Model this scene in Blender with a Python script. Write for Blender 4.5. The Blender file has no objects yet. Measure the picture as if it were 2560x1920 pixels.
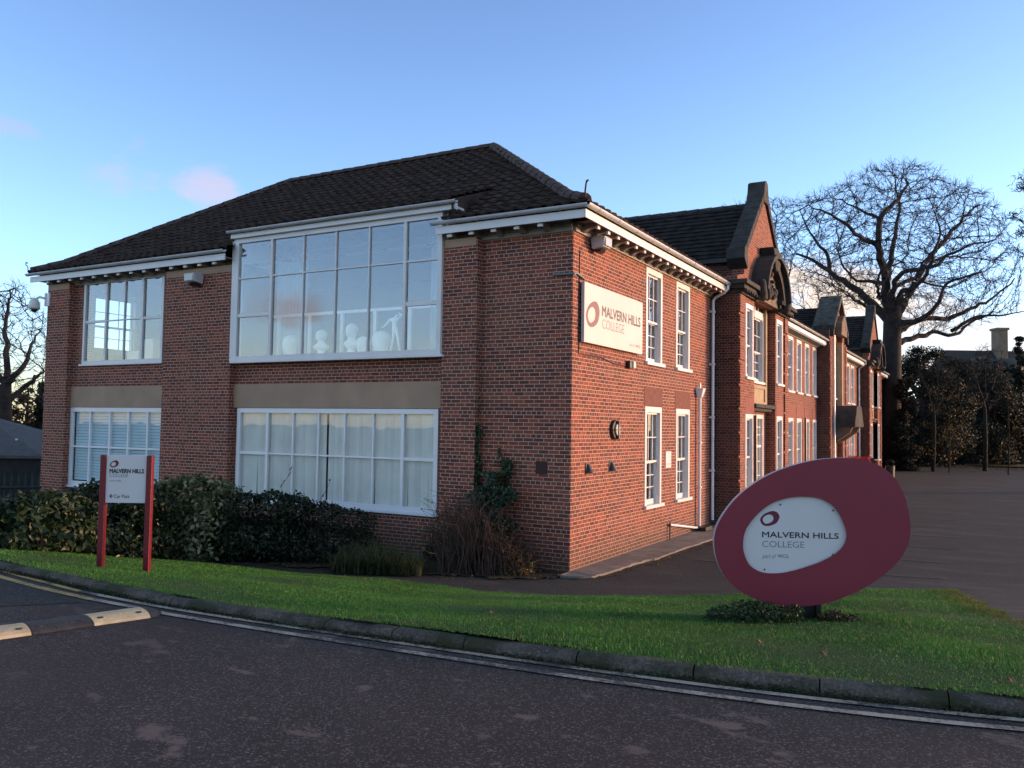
import bpy, bmesh, math, random
import numpy as np
from mathutils import Vector, noise as mnoise
random.seed(7); rng = np.random.default_rng(7)
SC = bpy.context.scene; COL = SC.collection
R_ = math.radians
# ------------------------------------------------------------------ camera
YAW, PIT, ROL, FPX = 0.516079, 0.0488305, 0.0152811, 2116.2
CAM = np.array([6.95160593, -14.55433183, 2.78495632])
def _basis():
    f = np.array([-math.sin(YAW)*math.cos(PIT), math.cos(YAW)*math.cos(PIT), math.sin(PIT)])
    r = np.array([math.cos(YAW), math.sin(YAW), 0.0]); u = np.cross(r, f)
    return math.cos(ROL)*r+math.sin(ROL)*u, -math.sin(ROL)*r+math.cos(ROL)*u, f
CR, CU, CF = _basis()
cam = bpy.data.cameras.new('camera'); camo = bpy.data.objects.new('camera', cam); COL.objects.link(camo)
from mathutils import Matrix
M = Matrix(((CR[0], CU[0], -CF[0], CAM[0]), (CR[1], CU[1], -CF[1], CAM[1]), (CR[2], CU[2], -CF[2], CAM[2]), (0, 0, 0, 1)))
camo.matrix_world = M
cam.sensor_fit = 'HORIZONTAL'; cam.sensor_width = 36.0; cam.lens = 36.0*FPX/2560; cam.clip_end = 3000; cam.clip_start = 0.05
SC.camera = camo
SC.view_settings.view_transform = 'Standard'; SC.view_settings.look = 'None'
SC.view_settings.exposure = 1.7; SC.view_settings.gamma = 1
# ------------------------------------------------------------------ light
SUN_AZ = R_(52)      # clockwise from +Y towards +X
SUN_EL = R_(4.5)
W = bpy.data.worlds.new('World'); SC.world = W; W.use_nodes = True
SKY_STRENGTH = 0.15; SUN_STRENGTH = 1.6
def ray(px, py): return (px-1280)/FPX*CR-(py-960)/FPX*CU+CF
def sky():
    nt = W.node_tree; nt.nodes.clear(); N = nt.nodes.new; L = nt.links.new
    out = N('ShaderNodeOutputWorld'); bg = N('ShaderNodeBackground'); bg.inputs[1].default_value = SKY_STRENGTH
    s = N('ShaderNodeTexSky'); s.sky_type = 'NISHITA'; s.sun_disc = False
    s.sun_elevation = SUN_EL; s.sun_rotation = SUN_AZ; s.air_density = 1.0; s.dust_density = 0.6; s.ozone_density = 2.5; s.altitude = 100
    tc = N('ShaderNodeTexCoord'); col = s.outputs[0]
    def m(op, a, b=None, c=None):
        n = N('ShaderNodeMath'); n.operation = op
        for i, v in enumerate((a, b, c)):
            if v is None: continue
            if isinstance(v, (int, float)): n.inputs[i].default_value = v
            else: L(v, n.inputs[i])
        return n.outputs[0]
    # clouds: real sky directions, broken up by noise
    def cloud(col, d, size, stretch, scale, colour, dens, thr=0.45, soft=0.25):
        d = np.array(d)/np.linalg.norm(d)
        side = np.cross(d, (0, 0, 1)); side /= np.linalg.norm(side); up = np.cross(side, d)
        def dot(v):
            n = N('ShaderNodeVectorMath'); n.operation = 'DOT_PRODUCT'; L(tc.outputs['Generated'], n.inputs[0]); n.inputs[1].default_value = tuple(v); return n.outputs['Value']
        a = m('DIVIDE', dot(side), size*stretch); b = m('DIVIDE', dot(up), size)
        r2 = m('ADD', m('MULTIPLY', a, a), m('MULTIPLY', b, b))
        front = m('GREATER_THAN', dot(d), 0.0)
        fall = m('MULTIPLY', m('MAXIMUM', m('SUBTRACT', 1.0, m('POWER', r2, 0.7)), 0.0), front)
        no = N('ShaderNodeTexNoise'); no.inputs['Scale'].default_value = scale; no.inputs['Detail'].default_value = 7; no.inputs['Roughness'].default_value = 0.6
        mp = N('ShaderNodeMapping'); mp.inputs['Scale'].default_value = (1, 1, stretch*1.1); L(tc.outputs['Generated'], mp.inputs[0]); L(mp.outputs[0], no.inputs['Vector'])
        v = m('ADD', no.outputs[0], m('MULTIPLY', m('SUBTRACT', fall, 1.0), 0.55)); v = m('MULTIPLY', v, m('MINIMUM', m('MULTIPLY', fall, 6.0), 1.0))
        mr = N('ShaderNodeMapRange'); mr.interpolation_type = 'SMOOTHSTEP'; L(v, mr.inputs[0]); mr.inputs[1].default_value = thr-soft; mr.inputs[2].default_value = thr+soft; mr.inputs[4].default_value = dens
        mx = N('ShaderNodeMix'); mx.data_type = 'RGBA'; L(mr.outputs[0], mx.inputs[0]); L(col, mx.inputs[6]); mx.inputs[7].default_value = (*colour, 1)
        return mx.outputs[2]
    hs = N('ShaderNodeHueSaturation'); hs.inputs['Saturation'].default_value = SKY_SAT; hs.inputs['Hue'].default_value = 0.5; L(col, hs.inputs['Color'])
    sz = N('ShaderNodeSeparateXYZ'); L(tc.outputs['Generated'], sz.inputs[0])
    rp = N('ShaderNodeValToRGB'); L(sz.outputs[2], rp.inputs[0]); e = rp.color_ramp.elements
    for i, (p, c) in enumerate(SKY_TINT):
        x = e[i] if i < 2 else e.new(p)
        x.position = p; x.color = (*c, 1)
    mu = N('ShaderNodeMix'); mu.data_type = 'RGBA'; mu.blend_type = 'MULTIPLY'; mu.inputs[0].default_value = 1; L(hs.outputs[0], mu.inputs[6]); L(rp.outputs[0], mu.inputs[7])
    col = mu.outputs[2]
    bk = N('ShaderNodeMapRange'); bk.interpolation_type = 'SMOOTHSTEP'; L(sz.outputs[1], bk.inputs[0]); bk.inputs[1].default_value = .05; bk.inputs[2].default_value = -.5
    mb_ = N('ShaderNodeMix'); mb_.data_type = 'RGBA'; mb_.blend_type = 'MULTIPLY'; L(bk.outputs[0], mb_.inputs[0]); L(col, mb_.inputs[6]); mb_.inputs[7].default_value = (1.12, 1.0, .94, 1); col = mb_.outputs[2]  # warm tint added to the unseen sky behind the camera, less blue front light
    col = cloud(col, ray(2090, 770), 0.085, 2.4, 9, (2.5, 2.05, 1.7), 0.95, 0.30, 0.16)
    col = cloud(col, ray(2580, 900), 0.075, 3.2, 7, (2.1, 2.05, 2.05), 0.9, 0.22, 0.2)
    col = cloud(col, ray(310, 445), 0.034, 2.6, 16, (1.5, 1.35, 1.65), 0.5, 0.43, 0.16)
    col = cloud(col, ray(545, 470), 0.045, 1.5, 13, (1.65, 1.42, 1.66), 0.62, 0.40, 0.16)
    col = cloud(col, ray(365, 365), 0.024, 2.0, 20, (1.35, 1.25, 1.62), 0.35, 0.44, 0.16)
    col = cloud(col, ray(0, 318), 0.026, 2.0, 20, (1.35, 1.25, 1.62), 0.35, 0.42, 0.16)
    d = ray(722, 765); d[1] = -d[1]
    col = cloud(col, d, 0.045, 1.6, 9, (2.6, 1.8, 1.5), 0.8, 0.34, 0.16)
    L(col, bg.inputs[0]); L(bg.outputs[0], out.inputs[0])
SKY_SAT = 0.95; SKY_TINT = [(0.0, (1.35, 1.5, 2.2)), (1.0, (1.55, 1.12, .80)), (.10, (1.36, 1.42, 1.95)), (.26, (1.22, 1.22, 1.47)), (.46, (1.06, 1.03, 1.28)), (.60, (1.50, 1.14, .92))]  # stops above the frame are warm, added to neutralise light on the ground
sky()
sl = bpy.data.lights.new('sun', 'SUN'); sl.energy = SUN_STRENGTH; sl.angle = R_(12); sl.color = (1.0, 0.54, 0.29)
slo = bpy.data.objects.new('sun', sl); COL.objects.link(slo)
sd = Vector((math.sin(SUN_AZ)*math.cos(SUN_EL), math.cos(SUN_AZ)*math.cos(SUN_EL), math.sin(SUN_EL)))
slo.rotation_euler = sd.to_track_quat('Z', 'Y').to_euler(); slo.location = (40, 40, 30)
# ------------------------------------------------------------------ picking points on known planes
def on(px, py, ax, val):
    d = ray(px, py); return CAM+(val-CAM[ax])/d[ax]*d
def onpl(px, py, p0, n):
    d = ray(px, py); t = np.dot(np.array(p0)-CAM, n)/np.dot(d, n); return CAM+t*d
def at_depth(px, py, dep): return CAM+dep*ray(px, py)
# ------------------------------------------------------------------ ground heights
KERB = [(-80, -6.0), (-40, -7.2), (-20, -8.3), (-9, -8.85), (-2.69, -9.07), (-1.65, -9.13), (-0.5, -9.22), (0.43, -9.27), (1.74, -9.22), (3.3, -9.10), (4.36, -9.0), (5.65, -8.80), (6.57, -8.63), (7.6, -8.42), (9.5, -7.9), (13, -6.6), (40, 8), (80, 30)]
BACK = [(-80, -4.6), (-10.48, -4.5), (-6.93, -3.7), (-3.23, -3.15), (-0.14, -2.79), (1.31, -2.39), (2.8, -1.26), (5.27, 1.09), (6.32, 1.8), (9, 3.5), (14, 8), (80, 60)]
def lerp_pts(pts, x): return np.interp(x, [p[0] for p in pts], [p[1] for p in pts])
def gz(x, y):
    yk = lerp_pts(KERB, x); yb = lerp_pts(BACK, x)
    t = (y-yk)/(yb-yk)
    t = np.clip(t, 0, 1.6)
    z = np.where(t < 1, 1.163-1.063*t, 0.10*np.clip(1-(t-1)/0.3, 0, 1))
    far = np.clip((y-50)/40, 0, 1)*0.55
    left = np.clip((-x-12)/10, 0, 1)*-0.1
    return z+far+left
ROADZ = 1.08
def ground(px, py):
    d = ray(px, py); t = 1.0
    while t < 200:
        P = CAM+t*d
        if P[2] <= float(gz(P[0], P[1])): return P
        t += 0.01 if t < 30 else .05
    return CAM+t*d
# ------------------------------------------------------------------ object helpers
ORG = {}
def tag(o, label=None, cat=None, group=None, kind=None):
    if label: o['label'] = label
    if cat: o['category'] = cat
    if group: o['group'] = group
    if kind: o['kind'] = kind
    return o
def thing(name, loc, label, cat, group=None):
    o = bpy.data.objects.new(name, None); o.empty_display_size = .2; COL.objects.link(o); o.location = tuple(float(v) for v in loc)
    ORG[o.name] = np.array(loc, float); return tag(o, label, cat, group)
class MB:
    def __init__(s, T=None): s.v = []; s.f = []; s.T = T
    def add(s, vs, fs):
        b = len(s.v)
        s.v += [s.T(*p) for p in vs] if s.T else [tuple(p) for p in vs]
        s.f += [tuple(b+i for i in f) for f in fs]
    def box(s, a0, a1, b0, b1, c0, c1):
        a0, a1 = min(a0, a1), max(a0, a1); b0, b1 = min(b0, b1), max(b0, b1); c0, c1 = min(c0, c1), max(c0, c1)
        s.add([(a0, b0, c0), (a1, b0, c0), (a1, b1, c0), (a0, b1, c0), (a0, b0, c1), (a1, b0, c1), (a1, b1, c1), (a0, b1, c1)],
              [(0, 3, 2, 1), (4, 5, 6, 7), (0, 1, 5, 4), (1, 2, 6, 5), (2, 3, 7, 6), (3, 0, 4, 7)])
    def quad(s, *p): s.add(p, [tuple(range(len(p)))])
    def prism(s, poly, fn, w0, w1):   # poly in 2-D, fn(a,b,w)->3-D
        n = len(poly)
        s.add([fn(a, b, w0) for a, b in poly]+[fn(a, b, w1) for a, b in poly],
              [tuple(range(n))[::-1], tuple(range(n, 2*n))]+[(i, (i+1) % n, n+(i+1) % n, n+i) for i in range(n)])
    def tube(s, pts, rad, n=8, cap=True):
        pts = [np.array(p, float) for p in pts]; k = len(pts)
        if not hasattr(rad, '__len__'): rad = [rad]*k
        vs = []; ref = None
        for i, p in enumerate(pts):
            t = pts[min(i+1, k-1)]-pts[max(i-1, 0)]; t = t/(np.linalg.norm(t)+1e-9)
            if ref is None:
                ref = np.cross(t, (0, 0, 1) if abs(t[2]) < .9 else (1, 0, 0))
            ref = ref-np.dot(ref, t)*t; ref /= (np.linalg.norm(ref)+1e-9); b = np.cross(t, ref)
            for j in range(n):
                a = 2*math.pi*j/n; vs.append(tuple(p+rad[i]*(math.cos(a)*ref+math.sin(a)*b)))
        fs = [(i*n+j, i*n+(j+1) % n, (i+1)*n+(j+1) % n, (i+1)*n+j) for i in range(k-1) for j in range(n)]
        if cap: fs += [tuple(range(n))[::-1], tuple(range((k-1)*n, k*n))]
        s.add(vs, fs)
    def rings(s, rs, n=16):   # rs: list of (cx,cy,cz,rx,ry)
        vs = []
        for cx, cy, cz, rx, ry in rs:
            for j in range(n):
                a = 2*math.pi*j/n; vs.append((cx+rx*math.cos(a), cy+ry*math.sin(a), cz))
        k = len(rs)
        s.add(vs, [(i*n+j, i*n+(j+1) % n, (i+1)*n+(j+1) % n, (i+1)*n+j) for i in range(k-1) for j in range(n)]+[tuple(range(n))[::-1], tuple(range((k-1)*n, k*n))])
    def build(s, name, mat, parent=None, loc=None, smooth=False, bevel=0, fix=True, label=None, cat=None, group=None, kind=None):
        org = ORG[parent.name] if parent is not None else np.array(loc if loc is not None else (0, 0, 0), float)
        me = bpy.data.meshes.new(name)
        v = np.array(s.v, float).reshape(-1, 3)-org
        me.from_pydata(v.tolist(), [], s.f)
        if fix:
            bm = bmesh.new(); bm.from_mesh(me); bmesh.ops.recalc_face_normals(bm, faces=bm.faces); bm.to_mesh(me); bm.free()
        if smooth:
            me.polygons.foreach_set('use_smooth', [True]*len(me.polygons))
        me.materials.append(mat); me.update()
        o = bpy.data.objects.new(name, me); COL.objects.link(o)
        if parent is not None: o.parent = parent
        else: o.location = tuple(org)
        ORG[o.name] = org
        if bevel:
            b = o.modifiers.new('bevel', 'BEVEL'); b.width = bevel; b.segments = 2; b.limit_method = 'ANGLE'
        return tag(o, label, cat, group, kind)
def TF(y): return lambda u, w, z: (u, y-w, z)      # wall facing -Y: u along X, w outwards
def TR(x): return lambda u, w, z: (x+w, u, z)      # wall facing +X: u along Y
def TL(x): return lambda u, w, z: (x-w, u, z)      # facing -X
def TB(y): return lambda u, w, z: (u, y+w, z)      # facing +Y
def wall(mb, u0, u1, z0, z1, th, holes, ends=True):
    us = sorted({u0, u1, *[h[0] for h in holes], *[h[1] for h in holes]}); zs = sorted({z0, z1, *[h[2] for h in holes], *[h[3] for h in holes]})
    us = [u for u in us if u0 <= u <= u1]; zs = [z for z in zs if z0 <= z <= z1]
    for a, b in zip(us, us[1:]):
        for c, d in zip(zs, zs[1:]):
            m, n = (a+b)/2, (c+d)/2
            if any(h[0] < m < h[1] and h[2] < n < h[3] for h in holes): continue
            mb.quad((a, 0, c), (b, 0, c), (b, 0, d), (a, 0, d)); mb.quad((a, -th, c), (a, -th, d), (b, -th, d), (b, -th, c))
    for h in holes:
        a, b, c, d = h
        mb.quad((a, 0, c), (a, -th, c), (a, -th, d), (a, 0, d)); mb.quad((b, 0, c), (b, 0, d), (b, -th, d), (b, -th, c))
        mb.quad((a, 0, c), (b, 0, c), (b, -th, c), (a, -th, c)); mb.quad((a, 0, d), (a, -th, d), (b, -th, d), (b, 0, d))
    if ends: mb.quad((u0, 0, z0), (u0, 0, z1), (u0, -th, z1), (u0, -th, z0)); mb.quad((u1, 0, z0), (u1, -th, z0), (u1, -th, z1), (u1, 0, z1))
    mb.quad((u0, 0, z1), (u1, 0, z1), (u1, -th, z1), (u0, -th, z1))
# ------------------------------------------------------------------ materials
def mat(name, col, rough=.6, var=.12, scale=3.0, bump=0.0, bscale=40, spec=.5, metal=0, detail=5, coat=0):
    m = bpy.data.materials.new(name); m.use_nodes = True; nt = m.node_tree; N = nt.nodes.new; L = nt.links.new
    p = nt.nodes['Principled BSDF']; p.inputs['Roughness'].default_value = rough; p.inputs['Specular IOR Level'].default_value = spec; p.inputs['Metallic'].default_value = metal
    p.inputs['Coat Weight'].default_value = coat
    tc = N('ShaderNodeTexCoord'); no = N('ShaderNodeTexNoise'); no.inputs['Scale'].default_value = scale; no.inputs['Detail'].default_value = detail
    L(tc.outputs['Object'], no.inputs['Vector'])
    cr = N('ShaderNodeValToRGB'); cr.color_ramp.elements[0].position = .3; cr.color_ramp.elements[1].position = .7
    cr.color_ramp.elements[0].color = (*[c*(1-var) for c in col], 1); cr.color_ramp.elements[1].color = (*[min(1, c*(1+var)) for c in col], 1)
    L(no.outputs[0], cr.inputs[0]); L(cr.outputs[0], p.inputs['Base Color'])
    if bump:
        n2 = N('ShaderNodeTexNoise'); n2.inputs['Scale'].default_value = bscale; n2.inputs['Detail'].default_value = 4; L(tc.outputs['Object'], n2.inputs['Vector'])
        b = N('ShaderNodeBump'); b.inputs['Strength'].default_value = bump; b.inputs['Distance'].default_value = .02; L(n2.outputs[0], b.inputs['Height']); L(b.outputs[0], p.inputs['Normal'])
    return m
def mixrgb(nt, fac, a, b, blend='MIX'):
    n = nt.nodes.new('ShaderNodeMix'); n.data_type = 'RGBA'; n.blend_type = blend
    for i, v in ((0, fac), (6, a), (7, b)):
        if isinstance(v, (int, float)): n.inputs[i].default_value = v
        elif isinstance(v, tuple): n.inputs[i].default_value = (*v, 1) if len(v) == 3 else v
        else: nt.links.new(v, n.inputs[i])
    return n.outputs[2]
def mth(nt, op, a, b=None, c=None):
    n = nt.nodes.new('ShaderNodeMath'); n.operation = op
    for i, v in enumerate((a, b, c)):
        if v is None: continue
        if isinstance(v, (int, float)): n.inputs[i].default_value = v
        else: nt.links.new(v, n.inputs[i])
    return n.outputs[0]
def ramp(nt, fac, stops):
    r = nt.nodes.new('ShaderNodeValToRGB'); e = r.color_ramp.elements
    while len(e) > 2: e.remove(e[-1])
    e[0].position, e[0].color = stops[0][0], (*stops[0][1], 1); e[1].position, e[1].color = stops[-1][0], (*stops[-1][1], 1)
    for p, c in stops[1:-1]:
        x = e.new(p); x.color = (*c, 1)
    nt.links.new(fac, r.inputs[0]); return r.outputs[0]
def noise(nt, vec, scale, detail=4, rough=.5):
    n = nt.nodes.new('ShaderNodeTexNoise'); n.inputs['Scale'].default_value = scale; n.inputs['Detail'].default_value = detail; n.inputs['Roughness'].default_value = rough
    nt.links.new(vec, n.inputs['Vector']); return n.outputs[0]
def brick_mat(name, c1, c2, mortar, stain=(.15, .085, .065), joint=.0105, headers=6):
    m = bpy.data.materials.new(name); m.use_nodes = True; nt = m.node_tree; N = nt.nodes.new; L = nt.links.new
    p = nt.nodes['Principled BSDF']; p.inputs['Roughness'].default_value = .88; p.inputs['Specular IOR Level'].default_value = .25
    tc = N('ShaderNodeTexCoord'); ge = N('ShaderNodeNewGeometry'); sx = N('ShaderNodeSeparateXYZ'); L(tc.outputs['Object'], sx.inputs[0])
    sn = N('ShaderNodeSeparateXYZ'); L(ge.outputs['True Normal'], sn.inputs[0])
    ax = mth(nt, 'GREATER_THAN', mth(nt, 'ABSOLUTE', sn.outputs[0]), .7)
    u = mth(nt, 'ADD', mth(nt, 'MULTIPLY', sx.outputs[1], ax), mth(nt, 'MULTIPLY', sx.outputs[0], mth(nt, 'SUBTRACT', 1.0, ax)))
    cx = N('ShaderNodeCombineXYZ'); L(u, cx.inputs[0]); L(sx.outputs[2], cx.inputs[1])
    # slight waviness so that joints are hand laid
    nv = N('ShaderNodeTexNoise'); nv.inputs['Scale'].default_value = 2.5; nv.inputs['Detail'].default_value = 3; L(tc.outputs['Object'], nv.inputs['Vector'])
    va = N('ShaderNodeVectorMath'); va.operation = 'MULTIPLY_ADD'; L(nv.outputs[1], va.inputs[0]); va.inputs[1].default_value = (.014, .010, 0); L(cx.outputs[0], va.inputs[2])
    def bt(w):
        b = N('ShaderNodeTexBrick'); b.offset = .5; b.inputs['Scale'].default_value = 1; b.inputs['Brick Width'].default_value = w; b.inputs['Row Height'].default_value = .075
        b.inputs['Mortar Size'].default_value = joint/2; b.inputs['Mortar Smooth'].default_value = .15; b.inputs['Bias'].default_value = -.1
        b.inputs['Color1'].default_value = (0, 0, 0, 1); b.inputs['Color2'].default_value = (1, 1, 1, 1); b.inputs['Mortar'].default_value = (.5, .5, .5, 1)
        L(va.outputs[0], b.inputs['Vector']); return b
    b1 = bt(.225); b2 = bt(.1125)
    row = mth(nt, 'FLOOR', mth(nt, 'DIVIDE', sx.outputs[2], .075))
    hd = mth(nt, 'LESS_THAN', mth(nt, 'MODULO', mth(nt, 'ADD', row, 602), float(headers)), .5)
    tone = mixrgb(nt, hd, b1.outputs[0], b2.outputs[0])
    fac = mth(nt, 'ADD', mth(nt, 'MULTIPLY', b1.outputs['Fac'], mth(nt, 'SUBTRACT', 1.0, hd)), mth(nt, 'MULTIPLY', b2.outputs['Fac'], hd))
    base = ramp(nt, tone, [(0, c2), (.35, tuple((a*.45+b*.55) for a, b in zip(c1, c2))), (.7, c1), (1, tuple(min(1, c*1.22) for c in c1))])
    big = noise(nt, tc.outputs['Object'], .55, 5, .6)
    base = mixrgb(nt, ramp(nt, big, [(.45, (0, 0, 0)), (.80, (.45, .45, .45))]), base, stain)
    fine = noise(nt, tc.outputs['Object'], 60, 4)
    damp = mth(nt, 'MULTIPLY', mth(nt, 'SUBTRACT', 1.0, mth(nt, 'MINIMUM', mth(nt, 'DIVIDE', sx.outputs[2], mth(nt, 'ADD', .35, mth(nt, 'MULTIPLY', big, .8))), 1.0)), .75)
    base = mixrgb(nt, damp, base, (.085, .062, .045))
    base = mixrgb(nt, .35, base, ramp(nt, fine, [(.3, (.45, .45, .45)), (.7, (1.3, 1.3, 1.3))]), 'MULTIPLY')
    mo = mixrgb(nt, noise(nt, tc.outputs['Object'], 4, 4), tuple(c*.62 for c in mortar), mortar)
    mo = mixrgb(nt, mth(nt, 'MULTIPLY', damp, .8), mo, (.20, .16, .11))
    L(mixrgb(nt, fac, base, mo), p.inputs['Base Color'])
    bp = N('ShaderNodeBump'); bp.inputs['Strength'].default_value = .5; bp.inputs['Distance'].default_value = .012
    L(mth(nt, 'ADD', mth(nt, 'MULTIPLY', mth(nt, 'SUBTRACT', 1.0, fac), 1.0), mth(nt, 'MULTIPLY', fine, .35)), bp.inputs['Height']); L(bp.outputs[0], p.inputs['Normal'])
    return m
def leaf_mat(name, stops, rough=.45, trans=.25):
    m = bpy.data.materials.new(name); m.use_nodes = True; nt = m.node_tree; N = nt.nodes.new; L = nt.links.new
    p = nt.nodes['Principled BSDF']; p.inputs['Roughness'].default_value = rough; p.inputs['Specular IOR Level'].default_value = .4
    ge = N('ShaderNodeNewGeometry'); c = ramp(nt, ge.outputs['Random Per Island'], stops)
    tc = N('ShaderNodeTexCoord'); big = noise(nt, tc.outputs['Object'], 1.3, 3)
    c = mixrgb(nt, .6, c, ramp(nt, big, [(.3, (.55, .55, .55)), (.7, (1.35, 1.35, 1.3))]), 'MULTIPLY')
    L(c, p.inputs['Base Color'])
    tr = N('ShaderNodeBsdfTranslucent'); L(c, tr.inputs[0]); mx = N('ShaderNodeMixShader'); mx.inputs[0].default_value = trans
    out = nt.nodes['Material Output']; L(p.outputs[0], mx.inputs[1]); L(tr.outputs[0], mx.inputs[2]); L(mx.outputs[0], out.inputs[0])
    return m
def glass_mat(name, refl=.3, tint=(.97, .99, .99)):
    m = bpy.data.materials.new(name); m.use_nodes = True; nt = m.node_tree; N = nt.nodes.new; L = nt.links.new
    nt.nodes.remove(nt.nodes['Principled BSDF']); out = nt.nodes['Material Output']
    g = N('ShaderNodeBsdfGlossy'); g.inputs['Roughness'].default_value = .015; t = N('ShaderNodeBsdfTransparent'); t.inputs[0].default_value = (*tint, 1)
    tc = N('ShaderNodeTexCoord'); no = N('ShaderNodeTexNoise'); no.inputs['Scale'].default_value = 1.1; L(tc.outputs['Object'], no.inputs['Vector'])
    b = N('ShaderNodeBump'); b.inputs['Strength'].default_value = .06; b.inputs['Distance'].default_value = .05; L(no.outputs[0], b.inputs['Height']); L(b.outputs[0], g.inputs['Normal'])
    lw = N('ShaderNodeLayerWeight'); lw.inputs[0].default_value = .5
    f = mth(nt, 'MINIMUM', mth(nt, 'ADD', mth(nt, 'MULTIPLY', mth(nt, 'POWER', lw.outputs['Facing'], 5.0), .75), refl/2), .95)
    mx = N('ShaderNodeMixShader'); L(f, mx.inputs[0]); L(t.outputs[0], mx.inputs[1]); L(g.outputs[0], mx.inputs[2]); L(mx.outputs[0], out.inputs[0])
    return m
BRICK = brick_mat('red brick', (.275, .074, .042), (.135, .041, .032), (.66, .49, .39), joint=.0118)
BRICK3 = brick_mat('dark banded brick', (.115, .042, .030), (.055, .024, .020), (.26, .19, .15), joint=.012, headers=2)  # darker brick and mortar, used only on the bay side walls
BRICK2 = brick_mat('old red brick', (.29, .078, .043), (.145, .042, .032), (.50, .37, .28), joint=.0115, headers=2)
SOLDIER = mat('red lintel brick', (.17, .055, .04), .85, .25, 9, .3)
RUBBED = mat('rubbed brick arch', (.24, .07, .05), .85, .15, 7, .2)
WHITE = mat('white gloss paint', (.72, .70, .69), .38, .06, 2.0, .05, 20)
UPVC = mat('white plastic', (.80, .80, .81), .3, .03, 2.0)
UPVC2 = mat('grey white gutter plastic', (.50, .51, .53), .35, .12, 2.5)
CREAM = mat('cream paint', (.72, .66, .54), .5, .06, 2.0)
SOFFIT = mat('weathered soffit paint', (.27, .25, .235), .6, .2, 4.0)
TAN = mat('tan render', (.39, .262, .178), .85, .10, 1.6, .15, 60)
TILE = mat('dark brown concrete tile', (.052, .037, .032), .95, .5, 5.0, .4, 35, .1)
TILE2 = mat('old slate tile', (.030, .026, .026), .95, .5, 3.5, .4, 30, .1)
RIDGE = mat('ridge tile', (.07, .045, .038), .85, .4, 5.0, .3)
STONE = mat('sooty stone', (.040, .037, .035), .9, .45, 3.0, .5, 25)
STONEL = mat('pale sandstone', (.40, .30, .19), .9, .15, 3.0, .3, 30)
STONEM = mat('brown stone', (.17, .125, .09), .9, .35, 3.0, .5, 25)
CONC = mat('old concrete', (.20, .165, .135), .9, .3, 2.2, .5, 25)
KERBM = None
LEAD = mat('lead flashing', (.16, .17, .19), .55, .2, 4)
BLACK = mat('black paint', (.012, .012, .013), .4, .2, 4)
BURG = mat('burgundy panel', (.215, .024, .044), .42, .05, 1.2, .03, 30, .4)
REDP = mat('crimson post paint', (.150, .006, .014), .4, .05, 2.0)
PANELW = mat('white sign panel', (.64, .63, .64), .4, .03, 1.5)
PANELG = mat('pale aluminium edge', (.45, .40, .47), .4, .08, 3)
INKD = mat('dark lettering', (.018, .014, .018), .5, .05)
INKG = mat('grey lettering', (.20, .22, .24), .5, .05)
INKR = mat('wine logo', (.13, .008, .03), .5, .05)
INKR2 = mat('red logo', (.13, .006, .016), .5, .05)
PLASTER = mat('white plaster cast', (.90, .89, .84), .7, .05, 6)
ROOMW = mat('classroom wall', (.13, .15, .155), .9, .06, 1.0)
ROOMF = mat('classroom floor', (.16, .13, .10), .7, .2, 2.0)
BLIND = mat('pale blind fabric', (.92, .88, .80), .85, .05, 3)
BLINDB = mat('blue white blind', (.66, .80, .86), .85, .06, 2)
CURT = mat('blue grey curtain', (.40, .50, .56), .85, .1, 2)
YELLOWP = mat('worn yellow rubber', (.54, .42, .26), .75, .18, 8, .3)
RUBBER = mat('black rubber', (.035, .035, .037), .8, .3, 10, .5)
TEAL = mat('grey green conduit', (.12, .19, .20), .5, .15)
GLASS = glass_mat('window glass', .25)
GLASS3 = glass_mat('ground floor glass', .13)
GLASS2 = glass_mat('sash glass', .14)
BARK = mat('bark', (.028, .023, .020), .95, .35, 2.5, .4, 8)
BARKD = mat('shade darkened bark', (.016, .013, .011), .95, .3, 2.5)  # darker copy of the bark, unlit look of the trunks put into its colour
BARKL = mat('twig bark', (.038, .031, .031), .95, .3, 2.5)
BROWNT = mat('bramble stem', (.085, .048, .034), .9, .4, 3)
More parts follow.
